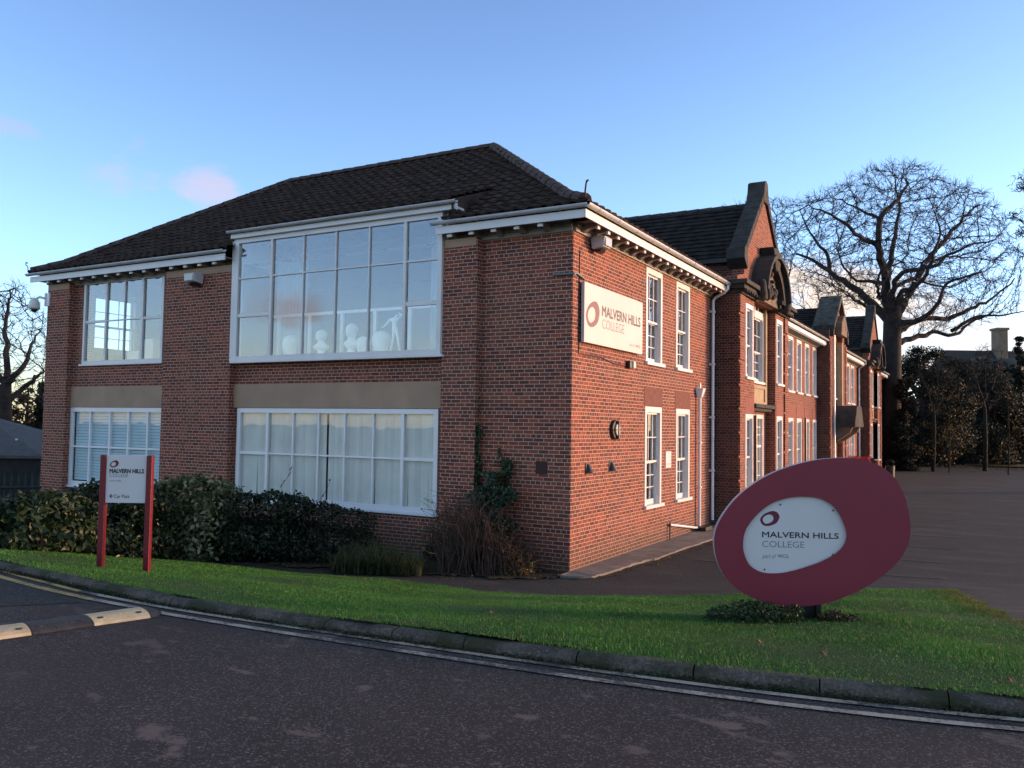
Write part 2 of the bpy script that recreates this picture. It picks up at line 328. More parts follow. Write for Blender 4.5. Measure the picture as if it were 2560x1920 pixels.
def ground_mat(name, stops, scale, speck=None, patches=None, bump=.5, rough=.9, bsc=120, spec=.3):
    m = bpy.data.materials.new(name); m.use_nodes = True; nt = m.node_tree; N = nt.nodes.new; L = nt.links.new
    p = nt.nodes['Principled BSDF']; p.inputs['Roughness'].default_value = rough; p.inputs['Specular IOR Level'].default_value = spec
    tc = N('ShaderNodeTexCoord'); o = tc.outputs['Object']
    c = ramp(nt, noise(nt, o, scale, 6, .6), stops)
    if speck:
        v = N('ShaderNodeTexVoronoi'); v.inputs['Scale'].default_value = speck[0]; L(o, v.inputs['Vector'])
        sp = N('ShaderNodeSeparateColor'); L(v.outputs['Color'], sp.inputs[0])
        c = mixrgb(nt, mth(nt, 'MULTIPLY', mth(nt, 'GREATER_THAN', sp.outputs[0], speck[1]), speck[3]), c, speck[2])
        c = mixrgb(nt, .5, c, ramp(nt, sp.outputs[1], [(0, (.45, .45, .45)), (1, (1.5, 1.5, 1.5))]), 'MULTIPLY')
    if patches:
        for sc, lo, hi, pc, am in patches:
            ov = o
            if isinstance(sc, tuple):
                mp = N('ShaderNodeMapping'); mp.inputs['Scale'].default_value = (sc[0], sc[1], 1); mp.inputs['Rotation'].default_value = (0, 0, .25); L(o, mp.inputs[0]); ov = mp.outputs[0]; sc = 1.0
            f = ramp(nt, noise(nt, ov, sc, 6, .62), [(lo, (0, 0, 0)), (hi, (am, am, am))])
            c = mixrgb(nt, f, c, pc)
    L(c, p.inputs['Base Color'])
    b = N('ShaderNodeBump'); b.inputs['Strength'].default_value = bump; b.inputs['Distance'].default_value = .01; L(noise(nt, o, bsc, 4), b.inputs['Height']); L(b.outputs[0], p.inputs['Normal'])
    return m
ROADM = ground_mat('red brown asphalt', [(.3, (.035, .0275, .0265)), (.7, (.050, .038, .036))], 1.2, (95, .86, (.15, .12, .115), .8),
                   [((1.5, 2.3), .60, .645, (.15, .108, .10), .9), ((3.5, 5), .645, .69, (.15, .115, .105), .75), (.35, .52, .7, (.050, .029, .029), .6)], .7)
ROADD = ground_mat('dark asphalt', [(.3, (.022, .021, .023)), (.7, (.031, .029, .031))], 1.2, (95, .88, (.12, .12, .12), .6), None, .6)
DRIVEM = ground_mat('driveway asphalt', [(.3, (.023, .022, .022)), (.7, (.040, .0385, .038))], .6, (60, .88, (.10, .09, .085), .6),
                    [(.5, .55, .7, (.030, .034, .018), .7), ((.35, 1.1), .54, .66, (.085, .08, .078), .55), ((.5, .9), .60, .66, (.016, .016, .016), .5)], .6)
SOILM = ground_mat('bare soil', [(.3, (.022, .016, .011)), (.7, (.050, .036, .024))], 3, (25, .85, (.09, .07, .04), .7), [(1.5, .5, .65, (.028, .036, .012), .8)], .9, .95, 30)
TURFM = ground_mat('turf', [(.3, (.010, .030, .006)), (.7, (.018, .046, .008))], 2.5, None, None, .9, .95, 40)
LITTERM = ground_mat('leaf litter', [(.3, (.020, .018, .012)), (.7, (.060, .044, .026))], 1.2, (9, .8, (.14, .09, .035), .7), [(.2, .5, .6, (.030, .045, .014), .9)], .9, .95, 12)
KERBM = ground_mat('weathered mossy kerb stone', [(.3, (.045, .040, .036)), (.7, (.125, .108, .092))], 4.5, (70, .9, (.17, .15, .13), .5), [(1.8, .50, .60, (.030, .036, .016), .85), (9, .55, .68, (.030, .026, .022), .7)], 1.0, .95, 45)
def paint_mat(name, col, wear):
    m = bpy.data.materials.new(name); m.use_nodes = True; nt = m.node_tree; L = nt.links.new
    p = nt.nodes['Principled BSDF']; p.inputs['Roughness'].default_value = .85
    tc = nt.nodes.new('ShaderNodeTexCoord'); o = tc.outputs['Object']
    f = mth(nt, 'ADD', mth(nt, 'MULTIPLY', noise(nt, o, 2.2, 4), .55), mth(nt, 'MULTIPLY', noise(nt, o, 38, 5, .7), .45))
    L(ramp(nt, f, [(wear-.05, (.06, .048, .048)), (wear+.06, col)]), p.inputs['Base Color'])
    return m
LINEW = paint_mat('worn white road paint', (.42, .345, .28), .50)
LINEY = paint_mat('worn yellow road paint', (.46, .30, .10), .42)
# ------------------------------------------------------------------ ground sheets
def sheet(name, mat_, xs, ys, dz, inside=None, zf=gz, kind='structure'):
    X, Y = np.meshgrid(xs, ys, indexing='ij'); Z = zf(X, Y)+dz
    v = np.stack([X, Y, Z], -1).reshape(-1, 3); ny = len(ys); f = []
    for i in range(len(xs)-1):
        for j in range(ny-1):
            if inside is None or inside((xs[i]+xs[i+1])/2, (ys[j]+ys[j+1])/2):
                f.append((i*ny+j, (i+1)*ny+j, (i+1)*ny+j+1, i*ny+j+1))
    mb = MB(); mb.v = v.tolist(); mb.f = f
    return mb.build(name, mat_, fix=False, smooth=True, kind=kind)
def allz(X, Y):
    yk = lerp_pts(KERB, X)
    return np.where(Y < yk, ROADZ, gz(X, Y))
def span(*segs):
    o = []
    for a, b, n in segs: o += list(np.linspace(a, b, n, endpoint=False))
    return np.array(o+[segs[-1][1]])
XS = span((-400, -80, 8), (-80, -20, 30), (-20, 12, 64), (12, 80, 40), (80, 400, 8)); YS = span((-300, -60, 6), (-60, -12, 12), (-12, 4, 48), (4, 90, 44), (90, 700, 12))
g = sheet('ground', LITTERM, XS, YS, -.10, None, allz)
# driveway behind the lawn and along the sunlit wall
dx = span((-26, -8, 36), (-8, 12, 60), (12, 30, 18)); dy = span((-9, 3, 48), (3, 63, 60))
sheet('driveway', DRIVEM, dx, dy, 0.0, lambda x, y: y > lerp_pts(KERB, x)+.4 and not (x < 0 and y > .0) and y < 61.5-.35*max(0, x-3)+.8*math.sin(x*1.7))
sheet('verge', ground_mat('rough verge', [(.3, (.016, .030, .008)), (.7, (.040, .056, .016))], 1.5, (14, .8, (.12, .085, .035), .7), None, .9, .95, 20), span((5, 40, 60)), span((57, 66, 24)), .03, lambda x, y: y > 62.4-.28*(x-5)+.5*math.sin(x*.9))
# the road in front
rx = span((-80, -12, 34), (-12, 14, 52), (14, 60, 23))
def strip(mb, path, w0, w1, z, n=1):
    """flat ribbon along path, offset w0..w1 to the left normal"""
    P = [np.array(p[:2], float) for p in path]; vs = []; fs = []
    for i, p in enumerate(P):
        t = P[min(i+1, len(P)-1)]-P[max(i-1, 0)]; t /= np.linalg.norm(t); nn = np.array([-t[1], t[0]])
        vs += [(*(p+nn*w0), z), (*(p+nn*w1), z)]
    fs = [(2*i, 2*i+2, 2*i+3, 2*i+1) for i in range(len(P)-1)]
    mb.add(vs, fs)
def smooth_path(pts, n=8):
    pts = [np.array(p, float) for p in pts]; out = []
    for i in range(len(pts)-1):
        p0, p1, p2, p3 = pts[max(i-1, 0)], pts[i], pts[i+1], pts[min(i+2, len(pts)-1)]
        for k in range(n):
            t = k/n; out.append(.5*((2*p1)+(-p0+p2)*t+(2*p0-5*p1+4*p2-p3)*t*t+(-p0+3*p1-3*p2+p3)*t**3))
    return out+[pts[-1]]
KP = smooth_path([p for p in KERB if -41 < p[0] < 41], 6)
mb = MB(); P = [np.array(p) for p in KP]
mb.v = [(p[0], p[1]-.02, ROADZ) for p in P]+[(p[0], -60, ROADZ) for p in P]; n = len(P); mb.f = [(i, n+i, n+i+1, i+1) for i in range(n-1)]
mb.build('road', ROADM, kind='structure', fix=False)
# darker resurfaced asphalt past the speed hump
a = [on(0, 1500, 2, 1.084), on(180, 1487, 2, 1.084), on(232, 1506, 2, 1.084)]
mb = MB(); far = [(-14, -8.75), (-14, -14)]
q = [(-30, -8.0), (-9, -8.98), (-3, -9.25), (-1.2, -9.42), (-0.42, -9.60), (-0.72, -9.95), (-1.2, -10.45), (-3, -12.5), (-30, -40)]
mb.add([(x, y, ROADZ+.004) for x, y in q], [tuple(range(len(q)))]); mb.build('road_patch', ROADD, kind='structure')
# double lines
L_OUT = [(-2.48, -9.26), (-1.4, -9.40), (-0.46, -9.47)]
L_OUTW = [(-0.46, -9.47), (0.28, -9.48), (0.73, -9.49), (1.98, -9.43), (3.34, -9.34), (4.49, -9.25), (5.72, -9.09), (6.58, -8.92), (7.2, -8.76), (9, -8.3), (13, -7.0), (25, -1)]
L_INW = [(-0.9, -9.30), (-0.39, -9.32), (0.57, -9.33), (1.82, -9.26), (3.3, -9.155), (4.38, -9.06), (5.68, -8.90), (6.7, -8.70), (7.3, -8.55), (9, -8.1), (13, -6.8), (25, -.8)]
mb = MB(); strip(mb, smooth_path(L_OUT+[], 6), -.038, .038, ROADZ+.008); strip(mb, smooth_path([(-12, -9.02), (-6, -9.15), (-3, -9.24), (-2.48, -9.26)], 6), -.038, .038, ROADZ+.008)
strip(mb, smooth_path([(-12, -8.85), (-6, -8.97), (-3, -9.06), (-1.9, -9.18), (-0.9, -9.30)], 6), -.03, .03, ROADZ+.008)
mb.build('road_marking', LINEY, kind='structure')
mb = MB(); strip(mb, smooth_path(L_OUTW, 8), -.036, .036, ROADZ+.009); strip(mb, smooth_path(L_INW, 8), -.032, .032, ROADZ+.009); mb.build('road_marking', LINEW, kind='structure')
# kerb stones, one after the other with open joints
mb = MB(); KP2 = smooth_path([p for p in KERB if -21 < p[0] < 21], 40); P = np.array(KP2); S = np.concatenate([[0], np.cumsum(np.linalg.norm(np.diff(P, axis=0), axis=1))])
s = 0; rk = random.Random(3)
while s < S[-1]-1:
    ln = .62+rk.random()*.34; gap = .007+.006*rk.random(); hh = rk.uniform(-.006, .006)
    k = 5; secs = []
    for i in range(k+1):
        d = s+gap+(ln-gap)*i/k; p = np.array([np.interp(d, S, P[:, 0]), np.interp(d, S, P[:, 1])]); q = np.array([np.interp(d+.02, S, P[:, 0]), np.interp(d+.02, S, P[:, 1])])
        t = (q-p)/np.linalg.norm(q-p); nn = np.array([-t[1], t[0]]); j = lambda: rk.uniform(-.007, .007)
        prof = [(-.012, -.12), (.0+j(), .045+hh), (.014+j(), .070+hh+j()), (.045+j(), .084+hh+j()), (.125, .088+hh), (.135, -.12)]
        secs.append([(*(p+nn*a), ROADZ+b) for a, b in prof])
    vs = [v for c in secs for v in c]; m_ = 6
    mb.add(vs, [(i*m_+j, i*m_+(j+1) % m_, (i+1)*m_+(j+1) % m_, (i+1)*m_+j) for i in range(k) for j in range(m_)]+[tuple(range(m_)), tuple(range(k*m_, (k+1)*m_))])
    s += ln
mb.build('kerb', KERBM, kind='structure')
# soil bed at the foot of the shaded wall, and the concrete apron along the sunlit wall
def bed_in(x, y): return -17.6 < x < -.05 and y < 0 and y > lerp_pts([(-18, -4.4), (-10, -3.5), (-6, -2.7), (-3, -2.3), (-1, -1.35), (0, -.4)], x)+.22*math.sin(3.1*x)+.1*math.sin(9*x)
sheet('soil_bed', SOILM, span((-17.6, 0, 90)), span((-4.8, 0.0, 30)), .025, bed_in)
mb = MB()
edge = [(0.0, -.40), (.42, -.28), (.60, .1), (.64, 1.4), (.72, 2.35), (.80, 2.6), (.78, 4.0), (.86, 6.0), (.90, 8.2), (.9, 9.25)]
rk = random.Random(8); E2 = smooth_path(edge, 6)
n = len(E2); tp = [(p[0]+rk.uniform(-.02, .02), p[1], .045+rk.uniform(-.010, .010)) for p in E2]
vs = tp+[(p[0]+.03, p[1], -.05) for p in tp]+[(0.001, max(p[1], 0.0) if i else -.4, .055) for i, p in enumerate(E2)]
mb.add(vs, [(i, i+1, n+i+1, n+i) for i in range(n-1)]+[(i, 2*n+i, 2*n+i+1, i+1) for i in range(n-1)])
mb.build('pavement', CONC, kind='structure')
def dstrip(pts, w, m, name, dz=.010):
    mb = MB(); P = smooth_path(pts, 10); vs = []
    for i, p in enumerate(P):
        t = P[min(i+1, len(P)-1)]-P[max(i-1, 0)]; t /= np.linalg.norm(t); nn = np.array([-t[1], t[0]])
        for k in (-w/2, w/2): q = p+nn*k; vs.append((q[0], q[1], float(gz(q[0], q[1]))+dz))
    mb.add(vs, [(2*i, 2*i+2, 2*i+3, 2*i+1) for i in range(len(P)-1)]); return mb.build(name, m, kind='structure')
LINEF = paint_mat('faded bay line paint', (.14, .13, .12), .55)
for y in (3.1, 5.6, 8.1, 10.6, 13.1, 15.6, 18.1): dstrip([(1.5, y), (4.0, y+.12), (6.2, y+.2)], .08, LINEF, 'bay_line')
rkm = random.Random(4); mb = MB(); vs = []
for i in range(60):
    y = -.45+i*.16; x = lerp_pts([(-.5, .2), (.1, .62), (1.4, .67), (2.5, .78), (6, .88), (9.3, .93)], y); w = .10+.16*rkm.random(); vs += [(x-.02, y, .012), (x+w, y, .006+float(gz(x+w, y)))]
mb.add(vs, [(2*i, 2*i+1, 2*i+3, 2*i+2) for i in range(59)]); mb.build('moss_strip', SOILM, kind='structure')
# ------------------------------------------------------------------ NEAR BLOCK
HW = 6.6; YB = 9.15; XL = -16.48
nb = thing('college_building', (-8, 4.5, 0), 'two-storey brick block with hipped dark tiled roof, big classroom windows and sunlit end wall', 'building')
# front holes (u,z): upper left, lower left, dormer, lower wide
UL = (-15.07, -11.72, 4.30, 6.60); LL = (-15.50, -11.54, 0.95, 3.10); BU = (-8.87, -2.86, 4.22, 7.16); BL = (-8.90, -3.03, 0.93, 3.10)
mb = MB(TF(0.0))
wall(mb, XL, -9.0, 0, HW, .3, [UL, LL], ends=False); wall(mb, -9.0, -2.8, 0, HW, .3, [(-8.87, -2.86, 4.22, 6.601), BL], ends=False); wall(mb, -2.8, 0, 0, HW, .3, [], ends=False)
mb.T = TR(0.0)
RW = [(3.93, 5.03, 4.26, 6.52), (6.08, 7.18, 4.26, 6.52), (3.92, 5.03, .93, 3.27), (6.12, 7.21, .93, 3.27)]
wall(mb, 0.0, YB, 0, HW, .3, RW, ends=False)
mb.T = TL(XL); LWIN = (1.05, 2.55, 4.75, 6.56)
wall(mb, 0.0, YB, 0, HW, .3, [LWIN], ends=False)
mb.T = TB(YB); wall(mb, XL, 0, 0, HW, .3, [], ends=False)
mb.build('wall', BRICK, nb)
for a, b in ((XL, -15.46), (-11.45, -9.02), (-2.87, -2.04)):
    m_ = MB(TF(0.0)); m_.box(a, b, -.001, .20, 0, HW-.02); m_.build('pilaster', BRICK, nb)
    m_ = MB(TF(0.0)); m_.box(a+.03, b-.03, .1, .21, HW-.19, HW-.021); m_.build('pilaster_cap', TAN, nb)
for a, b in ((-15.46, -11.45), (-9.02, -2.87)):
    m_ = MB(TF(0.0)); m_.box(a+.002, b-.002, .001, .055, 3.11, 3.68); m_.build('render_band', TAN, nb)
m_ = MB(TR(0.0)); m_.box(3.85, 5.09, .001, .008, 3.28, 3.72); m_.build('lintel', SOLDIER, nb)
m_ = MB(TR(0.0)); m_.box(6.03, 7.27, .001, .008, 3.28, 3.72); m_.build('lintel', SOLDIER, nb)
m_ = MB(TF(0.0)); m_.box(-.74, -.50, .001, .012, 1.86, 2.10); m_.build('air_brick', mat('dark air brick', (.05, .022, .02), .9, .2, 20), nb)
# interior: floors, ceiling, room walls
m_ = MB()
m_.box(XL+.3, -.3, .3, YB-.3, 3.55, 3.75); m_.build('floor', ROOMF, nb)
m_ = MB(); m_.box(XL+.3, -.3, .35, YB-.3, .05, .15); m_.build('floor', ROOMF, nb)
m_ = MB(); m_.box(XL+.3, -.3, .95, YB-.3, 6.98, 7.04); m_.build('ceiling', ROOMW, nb)
m_ = MB(); m_.box(XL+.3, -.3, 5.6, 5.7, 3.75, 6.98); m_.box(-10.0, -9.9, .31, 5.6, 3.75, 6.6); m_.box(-2.4, -2.3, .31, 5.6, 3.75, 6.6); m_.box(-16, -.3, 2.6, 2.7, .15, 3.55); m_.build('partition', ROOMW, nb)
m_ = MB(TR(XL+.315)); wall(m_, .31, YB-.3, 3.75, 6.97, .012, [(1.05, 2.55, 4.75, 6.56)]); m_.build('plaster_lining', ROOMW, nb)
m_ = MB(); m_.box(-8.868, -8.86, .0, .31, 4.33, 6.6); m_.box(-8.868, -8.86, .311, .95, 4.33, 6.6); m_.build('plaster_lining', ROOMW, nb)
# --- windows
def bar(mb, u0, u1, z0, z1, w0, w1): mb.box(u0, u1, w0, w1, z0, z1)
def casement(T, rect, vs, hs, proud=.03, fr=.085, deep=.09, name='window', mul=.045, skip=(), thick=(), glass=GLASS, sill=.05, matw=None, bold_h={}):
    """fixed-light timber window: vs = inner mullion u's, hs = transom z's; skip = {(col,row-line)} no transom there"""
    u0, u1, z0, z1 = rect; mb = MB(T); w1 = proud; w0 = proud-deep
    bar(mb, u0, u0+fr, z0, z1, w0, w1); bar(mb, u1-fr, u1, z0, z1, w0, w1); bar(mb, u0+fr, u1-fr, z1-fr, z1, w0, w1); bar(mb, u0+fr, u1-fr, z0, z0+fr, w0, w1)
    edges = [u0+fr]+list(vs)+[u1-fr]
    for i, v in enumerate(vs):
        t = .038 if i in thick else mul/2*.8; bar(mb, v-t, v+t, z0+fr, z1-fr, max(w0+.01, w1-.075), w1-(.004 if i in thick else .014))
    for ci in range(len(edges)-1):
        for hi, h in enumerate(hs):
            if (ci, hi) in skip: continue
            t = bold_h.get((ci, hi), mul/2*.75); a = edges[ci]+(.038 if ci-1 in thick else mul/2*.8 if ci else 0); b = edges[ci+1]-(.038 if ci in thick else mul/2*.8 if ci < len(edges)-2 else 0)
            bar(mb, a, b, h-t, h+t, max(w0+.012, w1-.07), w1-.018)
    f = mb.build(name, matw or WHITE, nb, bevel=.004)
    g = MB(T); wg = w1-.055; g.box(u0+fr*.8, u1-fr*.8, wg, wg+.006, z0+fr*.8, z1-fr*.8); g.build('pane', glass, f)
    if sill:
        s = MB(T); s.box(u0-.06, u1+.06, w1-deep, w1+sill, z0-.055, z0-.002); s.build('sill', matw or WHITE, f, bevel=.006)
    return f
def ux(px, py, y=-.05): return float(on(px, py, 1, y)[0])
z1 = lambda x, y: (x*.28933, 600+y*.28933)
z2 = lambda x, y: (560+x*.28933, 480+y*.28933)
zL = lambda x, y: (x*.28933, 960+y*.28933)
zM = lambda x, y: (540+x*.28933, 960+y*.28933)
hz = lambda p, y=-.05: float(on(*p, 1, y)[2])
casement(TF(0), UL, [ux(*z1(905, 690)), ux(*z1(1060, 690)), ux(*z1(1218, 690))], [hz(z1(1000, 690))], thick=(0, 2), bold_h={(0, 0): .035, (3, 0): .035})
casement(TF(0), LL, [ux(*zL(765, 400)), ux(*zL(935, 400)), ux(*zL(1095, 400)), ux(*zL(1262, 400))], [hz(zL(900, 548))], proud=.035, fr=.12, mul=.07, matw=UPVC, glass=GLASS3)
casement(TF(0), BU, [ux(*z2(410, 700), -.25), ux(*z2(683, 700), -.25), ux(*z2(962, 700), -.25), ux(*z2(1250, 700), -.25), ux(*z2(1562, 700), -.25)],
         [hz(z2(280, 735), -.25), hz(z2(280, 1060), -.25)], proud=.27, fr=.11, deep=.14, thick=(0, 4), skip={(1, 1), (2, 1), (3, 1), (4, 1)}, bold_h={(0, 1): .04, (5, 1): .05, (0, 0): .02, (5, 0): .02}, sill=.03)
casement(TF(0), BL, [ux(*zM(430, 600)), ux(*zM(650, 600)), ux(*zM(870, 600)), ux(*zM(1098, 600)), ux(*zM(1345, 600)), ux(*zM(1602, 600))], [hz(zM(870, 618))], proud=.04, fr=.11, mul=.05, thick=(0, 5), matw=UPVC, glass=GLASS3, bold_h={(0, 0): .035, (6, 0): .035})
# dormer box joining big window to the roof
m_ = MB(TF(0)); m_.box(-8.99, -8.875, -.9, .255, 4.22, 7.19); m_.build('dormer_cheek', WHITE, nb); m_ = MB(TF(0)); m_.box(-2.855, -2.80, -.9, .13, 6.62, 7.19); m_.build('dormer_cheek', WHITE, nb)
m_ = MB(TF(0)); m_.box(-8.95, -2.5, .255, .36, 7.165, 7.30); m_.box(-9.0, -2.5, -.5, .255, 7.19, 7.24); m_.build('dormer_fascia', WHITE, nb)
# sash windows on the sunlit end wall
def sash(T, rect, parent, cols=3, rt=2, rb=3, glass=GLASS2, name='window', rec=.06, split=.56, detail=True, fr=.10):
    u0, u1, z0, z1 = rect; mb = MB(T)
    # box frame proud of wall, deep reveal
    for a, b in ((u0, u0+fr), (u1-fr, u1)): mb.box(a, b, -.24, .012, z0+.05, z1)
    mb.box(u0+fr, u1-fr, -.24, .012, z1-fr-.03, z1); mb.box(u0-.05, u1+.07, -.25, .075, z0-.02, z0+.055)
    zs = z0+(z1-z0)*(1-split); a, b = u0+fr, u1-fr
    def leaf(c, d, w, rows, bot, top):
        mb.box(a, a+.045, w-.045, w, c, d); mb.box(b-.045, b, w-.045, w, c, d); mb.box(a+.045, b-.045, w-.045, w, c, c+bot); mb.box(a+.045, b-.045, w-.045, w, d-top, d)
        for k in range(1, cols): u = a+.045+(b-a-.09)*k/cols; mb.box(u-.011, u+.011, w-.035, w-.004, c+bot, d-top)
        for k in range(1, rows): z = c+bot+(d-c-bot-top)*k/rows; mb.box(a+.045, b-.045, w-.033, w-.006, z-.011, z+.011)
    leaf(zs, z1-fr-.03, -rec, rt, .05, .045); leaf(z0+.055, zs+.03, -rec-.055, rb, .11, .05)
    f = mb.build(name, WHITE, parent)
    g = MB(T); g.box(a+.02, b-.02, -rec-.03, -rec-.026, zs+.02, z1-fr-.05); g.box(a+.02, b-.02, -rec-.085, -rec-.081, z0+.08, zs); g.build('pane', glass, f)
    return f
for r in RW: sash(TR(0), r, nb)
m_ = MB(TL(XL)); u0, u1, z0, z1_ = LWIN
sash(TL(XL), LWIN, nb, cols=3, rt=2, rb=2, fr=.08)
# --- cornice
def cornice(T, ua, ub, over_a, over_b, parent, step=.52, z=HW, proj=.45, brk=True, first=.3, mats=(SOFFIT, WHITE)):
    c = MB(T); c.box(ua-over_a, ub+over_b, 0.0, proj-.03, z+.105, z+.13); c.box(ua, ub, .0, .055, z-.07, z+.02); c.box(ua, ub, .0, .09, z+.021, z+.104)
    cb = c.build('cornice', mats[0], parent)
    f = MB(T); f.box(ua-over_a-(.03 if over_a > .3 else 0), ub+over_b, proj-.03, proj, z+.05, z+.205); f.build('fascia', mats[1], parent)
    if brk:
        u = ua+first
        while u < ub-.05:
            b = MB(T); b.prism([(.056, z-.045), (.12, z-.035), (.20, z+.01), (.30, z+.03), (.34, z+.035), (.34, z+.104), (.091, z+.104), (.091, z+.02), (.056, z+.02)], lambda w, zz, uu: (uu, w, zz), u-.06, u+.06); b.build('bracket', mats[0], cb)
            e = MB(T); e.box(u-.055, u+.055, .355, .40, z-.01, z+.05); e.box(u-.03, u+.03, .341, .3549, z+.0, z+.05); e.build('bracket_end', mats[1], cb); u += step
    return cb
def gutter(T, ua, ub, w, z, parent, matg=UPVC2, rad=.06, dz=0, nb_=8):
    g = MB(T); prof = [(rad*math.cos(a), rad*math.sin(a)) for a in np.linspace(math.pi, 2*math.pi, 10)]+[(rad*.86*math.cos(a), rad*.86*math.sin(a)) for a in np.linspace(2*math.pi, math.pi, 10)]
    n = len(prof); vs = [(ua, w+p, z+q) for p, q in prof]+[(ub, w+p, z+q+dz) for p, q in prof]
    g.add(vs, [(i, (i+1) % n, n+(i+1) % n, n+i) for i in range(n)]+[tuple(range(10))+tuple(range(10, 20))]+[tuple(range(n, 2*n))])
    k = max(2, int((ub-ua)/.9))
    for i in range(k):
        u = ua+(ub-ua)*(i+.5)/k; pr = [((rad+.008)*math.cos(a), (rad+.008)*math.sin(a)) for a in np.linspace(math.pi, 2*math.pi, 10)]
        g.add([(u-.018, w+p, z+q) for p, q in pr]+[(u+.018, w+p, z+q) for p, q in pr], [(j, j+1, 11+j, 10+j) for j in range(9)])
    return g.build('gutter', matg, parent, smooth=False)
OV = .5
cornice(TF(0), XL, -9.02, .42, .0, nb, first=.25, proj=.47)
cornice(TF(0), -2.80, 0.0, .08, .435, nb, first=.2, proj=.47)
cornice(TR(0), 0.0, 9.1, .44, .02, nb, step=.50, first=.3, proj=.47)
cornice(TL(XL), 0.0, 9.1, 0, .0, nb, brk=False, proj=.42)
gutter(TF(0), -16.98, -8.96, OV+.035, 6.885, nb, rad=.068); gutter(TF(0), -2.95, .55, OV+.035, 6.885, nb, rad=.068); gutter(TF(0), -8.98, -2.42, .43, 7.33, nb); gutter(TR(0), -.57, 9.2, OV+.035, 6.885, nb, rad=.068)
# --- roof with real tile courses
def tiles(mb, base, U, V, L, fa, fb, course=.29, wave=.30, amp=.030, lift=.036, seed=0, skip=None, res=8):
    U, V = np.array(U, float), np.array(V, float); N = np.cross(U, V); N /= np.linalg.norm(N); N = N if N[2] > 0 else -N
    rk = np.random.default_rng(seed); k = 0; s = 0.0; base = np.array(base, float)
    while s < L-1e-6:
        s1 = min(s+course, L); a, b = fa(s), fb(s); a1, b1 = fa(s1), fb(s1)
        lo, hi = min(a, a1), max(b, b1)
        spans = [(lo, hi)]
        if skip:
            sk = skip((s+s1)/2)
            if sk: spans = [(lo, sk[0]), (sk[1], hi)]
        for c, d in spans:
            if d-c < .05: continue
            us = np.arange(math.floor(c/(wave/res)), math.ceil(d/(wave/res))+1)*(wave/res); us = np.clip(us, c, d); us = np.unique(us)
            tid = np.floor(us/wave+1e-6).astype(int); jit = rk.normal(0, .004, 4000)[tid % 4000]; ph = (us/wave) % 1.0
            h = amp*np.where(ph < .6, np.sin(np.pi*ph/.6), -.25*np.sin(np.pi*(ph-.6)/.4))
            p = [base+np.outer(us, U)+np.outer(np.full(len(us), sv), V)+np.outer(h+lf, N) for sv, lf in ((s-.012, -.012), (s-.02, 0), (s1, 0))]
            p[1] += np.outer(lift+jit, N); p[0] += np.outer(jit*0, N); p[2] += np.outer(np.full(len(us), .0), N)
            m = len(us); vs = [tuple(x) for q in p for x in q]
            mb.add(vs, [(i, i+1, m+i+1, m+i) for i in range(m-1)]+[(m+i, m+i+1, 2*m+i+1, 2*m+i) for i in range(m-1)])
        s = s1; k += 1
ZE, T1, Z1, RZ, RY = 6.945, .68, 7.25, 10.22, 4.575      # eave, break (inset, height), ridge
def roofside(mbs, origin, U, Vh, length, inset_a, inset_b, seed, skip=None, half=RY+.5):
    """origin at eave corner, U along eave, Vh horizontal inward; 45-degree hips"""
    o = np.array(origin, float); Vh = np.array(Vh, float)
    l1 = math.hypot(T1, Z1-ZE); V1 = (Vh*T1+np.array([0, 0, Z1-ZE]))/l1; k1 = T1/l1
    run = half-T1; l2 = math.hypot(run, RZ-Z1); V2 = (Vh*run+np.array([0, 0, RZ-Z1]))/l2; k2 = run/l2
    tiles(mbs, o, U, V1, l1, lambda s: s*k1*inset_a, lambda s: length-s*k1*inset_b, seed=seed, skip=skip(0, k1) if skip else None)
    o2 = o+V1*l1
    tiles(mbs, o2, U, V2, l2, lambda s: (T1+s*k2)*inset_a, lambda s: length-(T1+s*k2)*inset_b, seed=seed+1, skip=skip(T1, k2) if skip else None)
mb = MB(); X0, X1 = -16.98, .5
sk = lambda t0, k: (lambda s: (-8.9-X0, -2.72-X0) if t0+s*k < 1.25 else None)
roofside(mb, (X0, -.5, ZE), (1, 0, 0), (0, 1, 0), X1-X0, 1, 1, 1, sk)
roofside(mb, (X1, -.5, ZE), (0, 1, 0), (-1, 0, 0), 10.15, 1, 1, 5)
roofside(mb, (X0, 9.65, ZE), (0, -1, 0), (1, 0, 0), 10.15, 1, 1, 9)
# closed under-roof (battens and felt) so no light comes through, also back slope
def under(mb, dz=-.05):
    ring = lambda t, z: [(X0+t, -.5+t, z+dz), (X1-t, -.5+t, z+dz), (X1-t, 9.65-t, z+dz), (X0+t, 9.65-t, z+dz)]
    a, b = ring(0.02, ZE), ring(T1, Z1); c = [(X0+RY+.5, RY, RZ+dz), (X1-RY-.5, RY, RZ+dz)]
    # front eave strip split round the dormer
    mb.quad(a[0], (-8.9, a[0][1], a[0][2]), (-8.9, b[0][1], b[0][2]), b[0]); mb.quad((-2.75, a[0][1], a[0][2]), a[1], b[1], (-2.75, b[0][1], b[0][2]))
    for i in (1, 2, 3): mb.quad(a[i], a[(i+1) % 4], b[(i+1) % 4], b[i])
    mb.quad(b[0], b[1], c[1], c[0]); mb.quad(b[1], b[2], c[1]); mb.quad(b[2], b[3], c[0], c[1]); mb.quad(b[3], b[0], c[0])
under(mb)
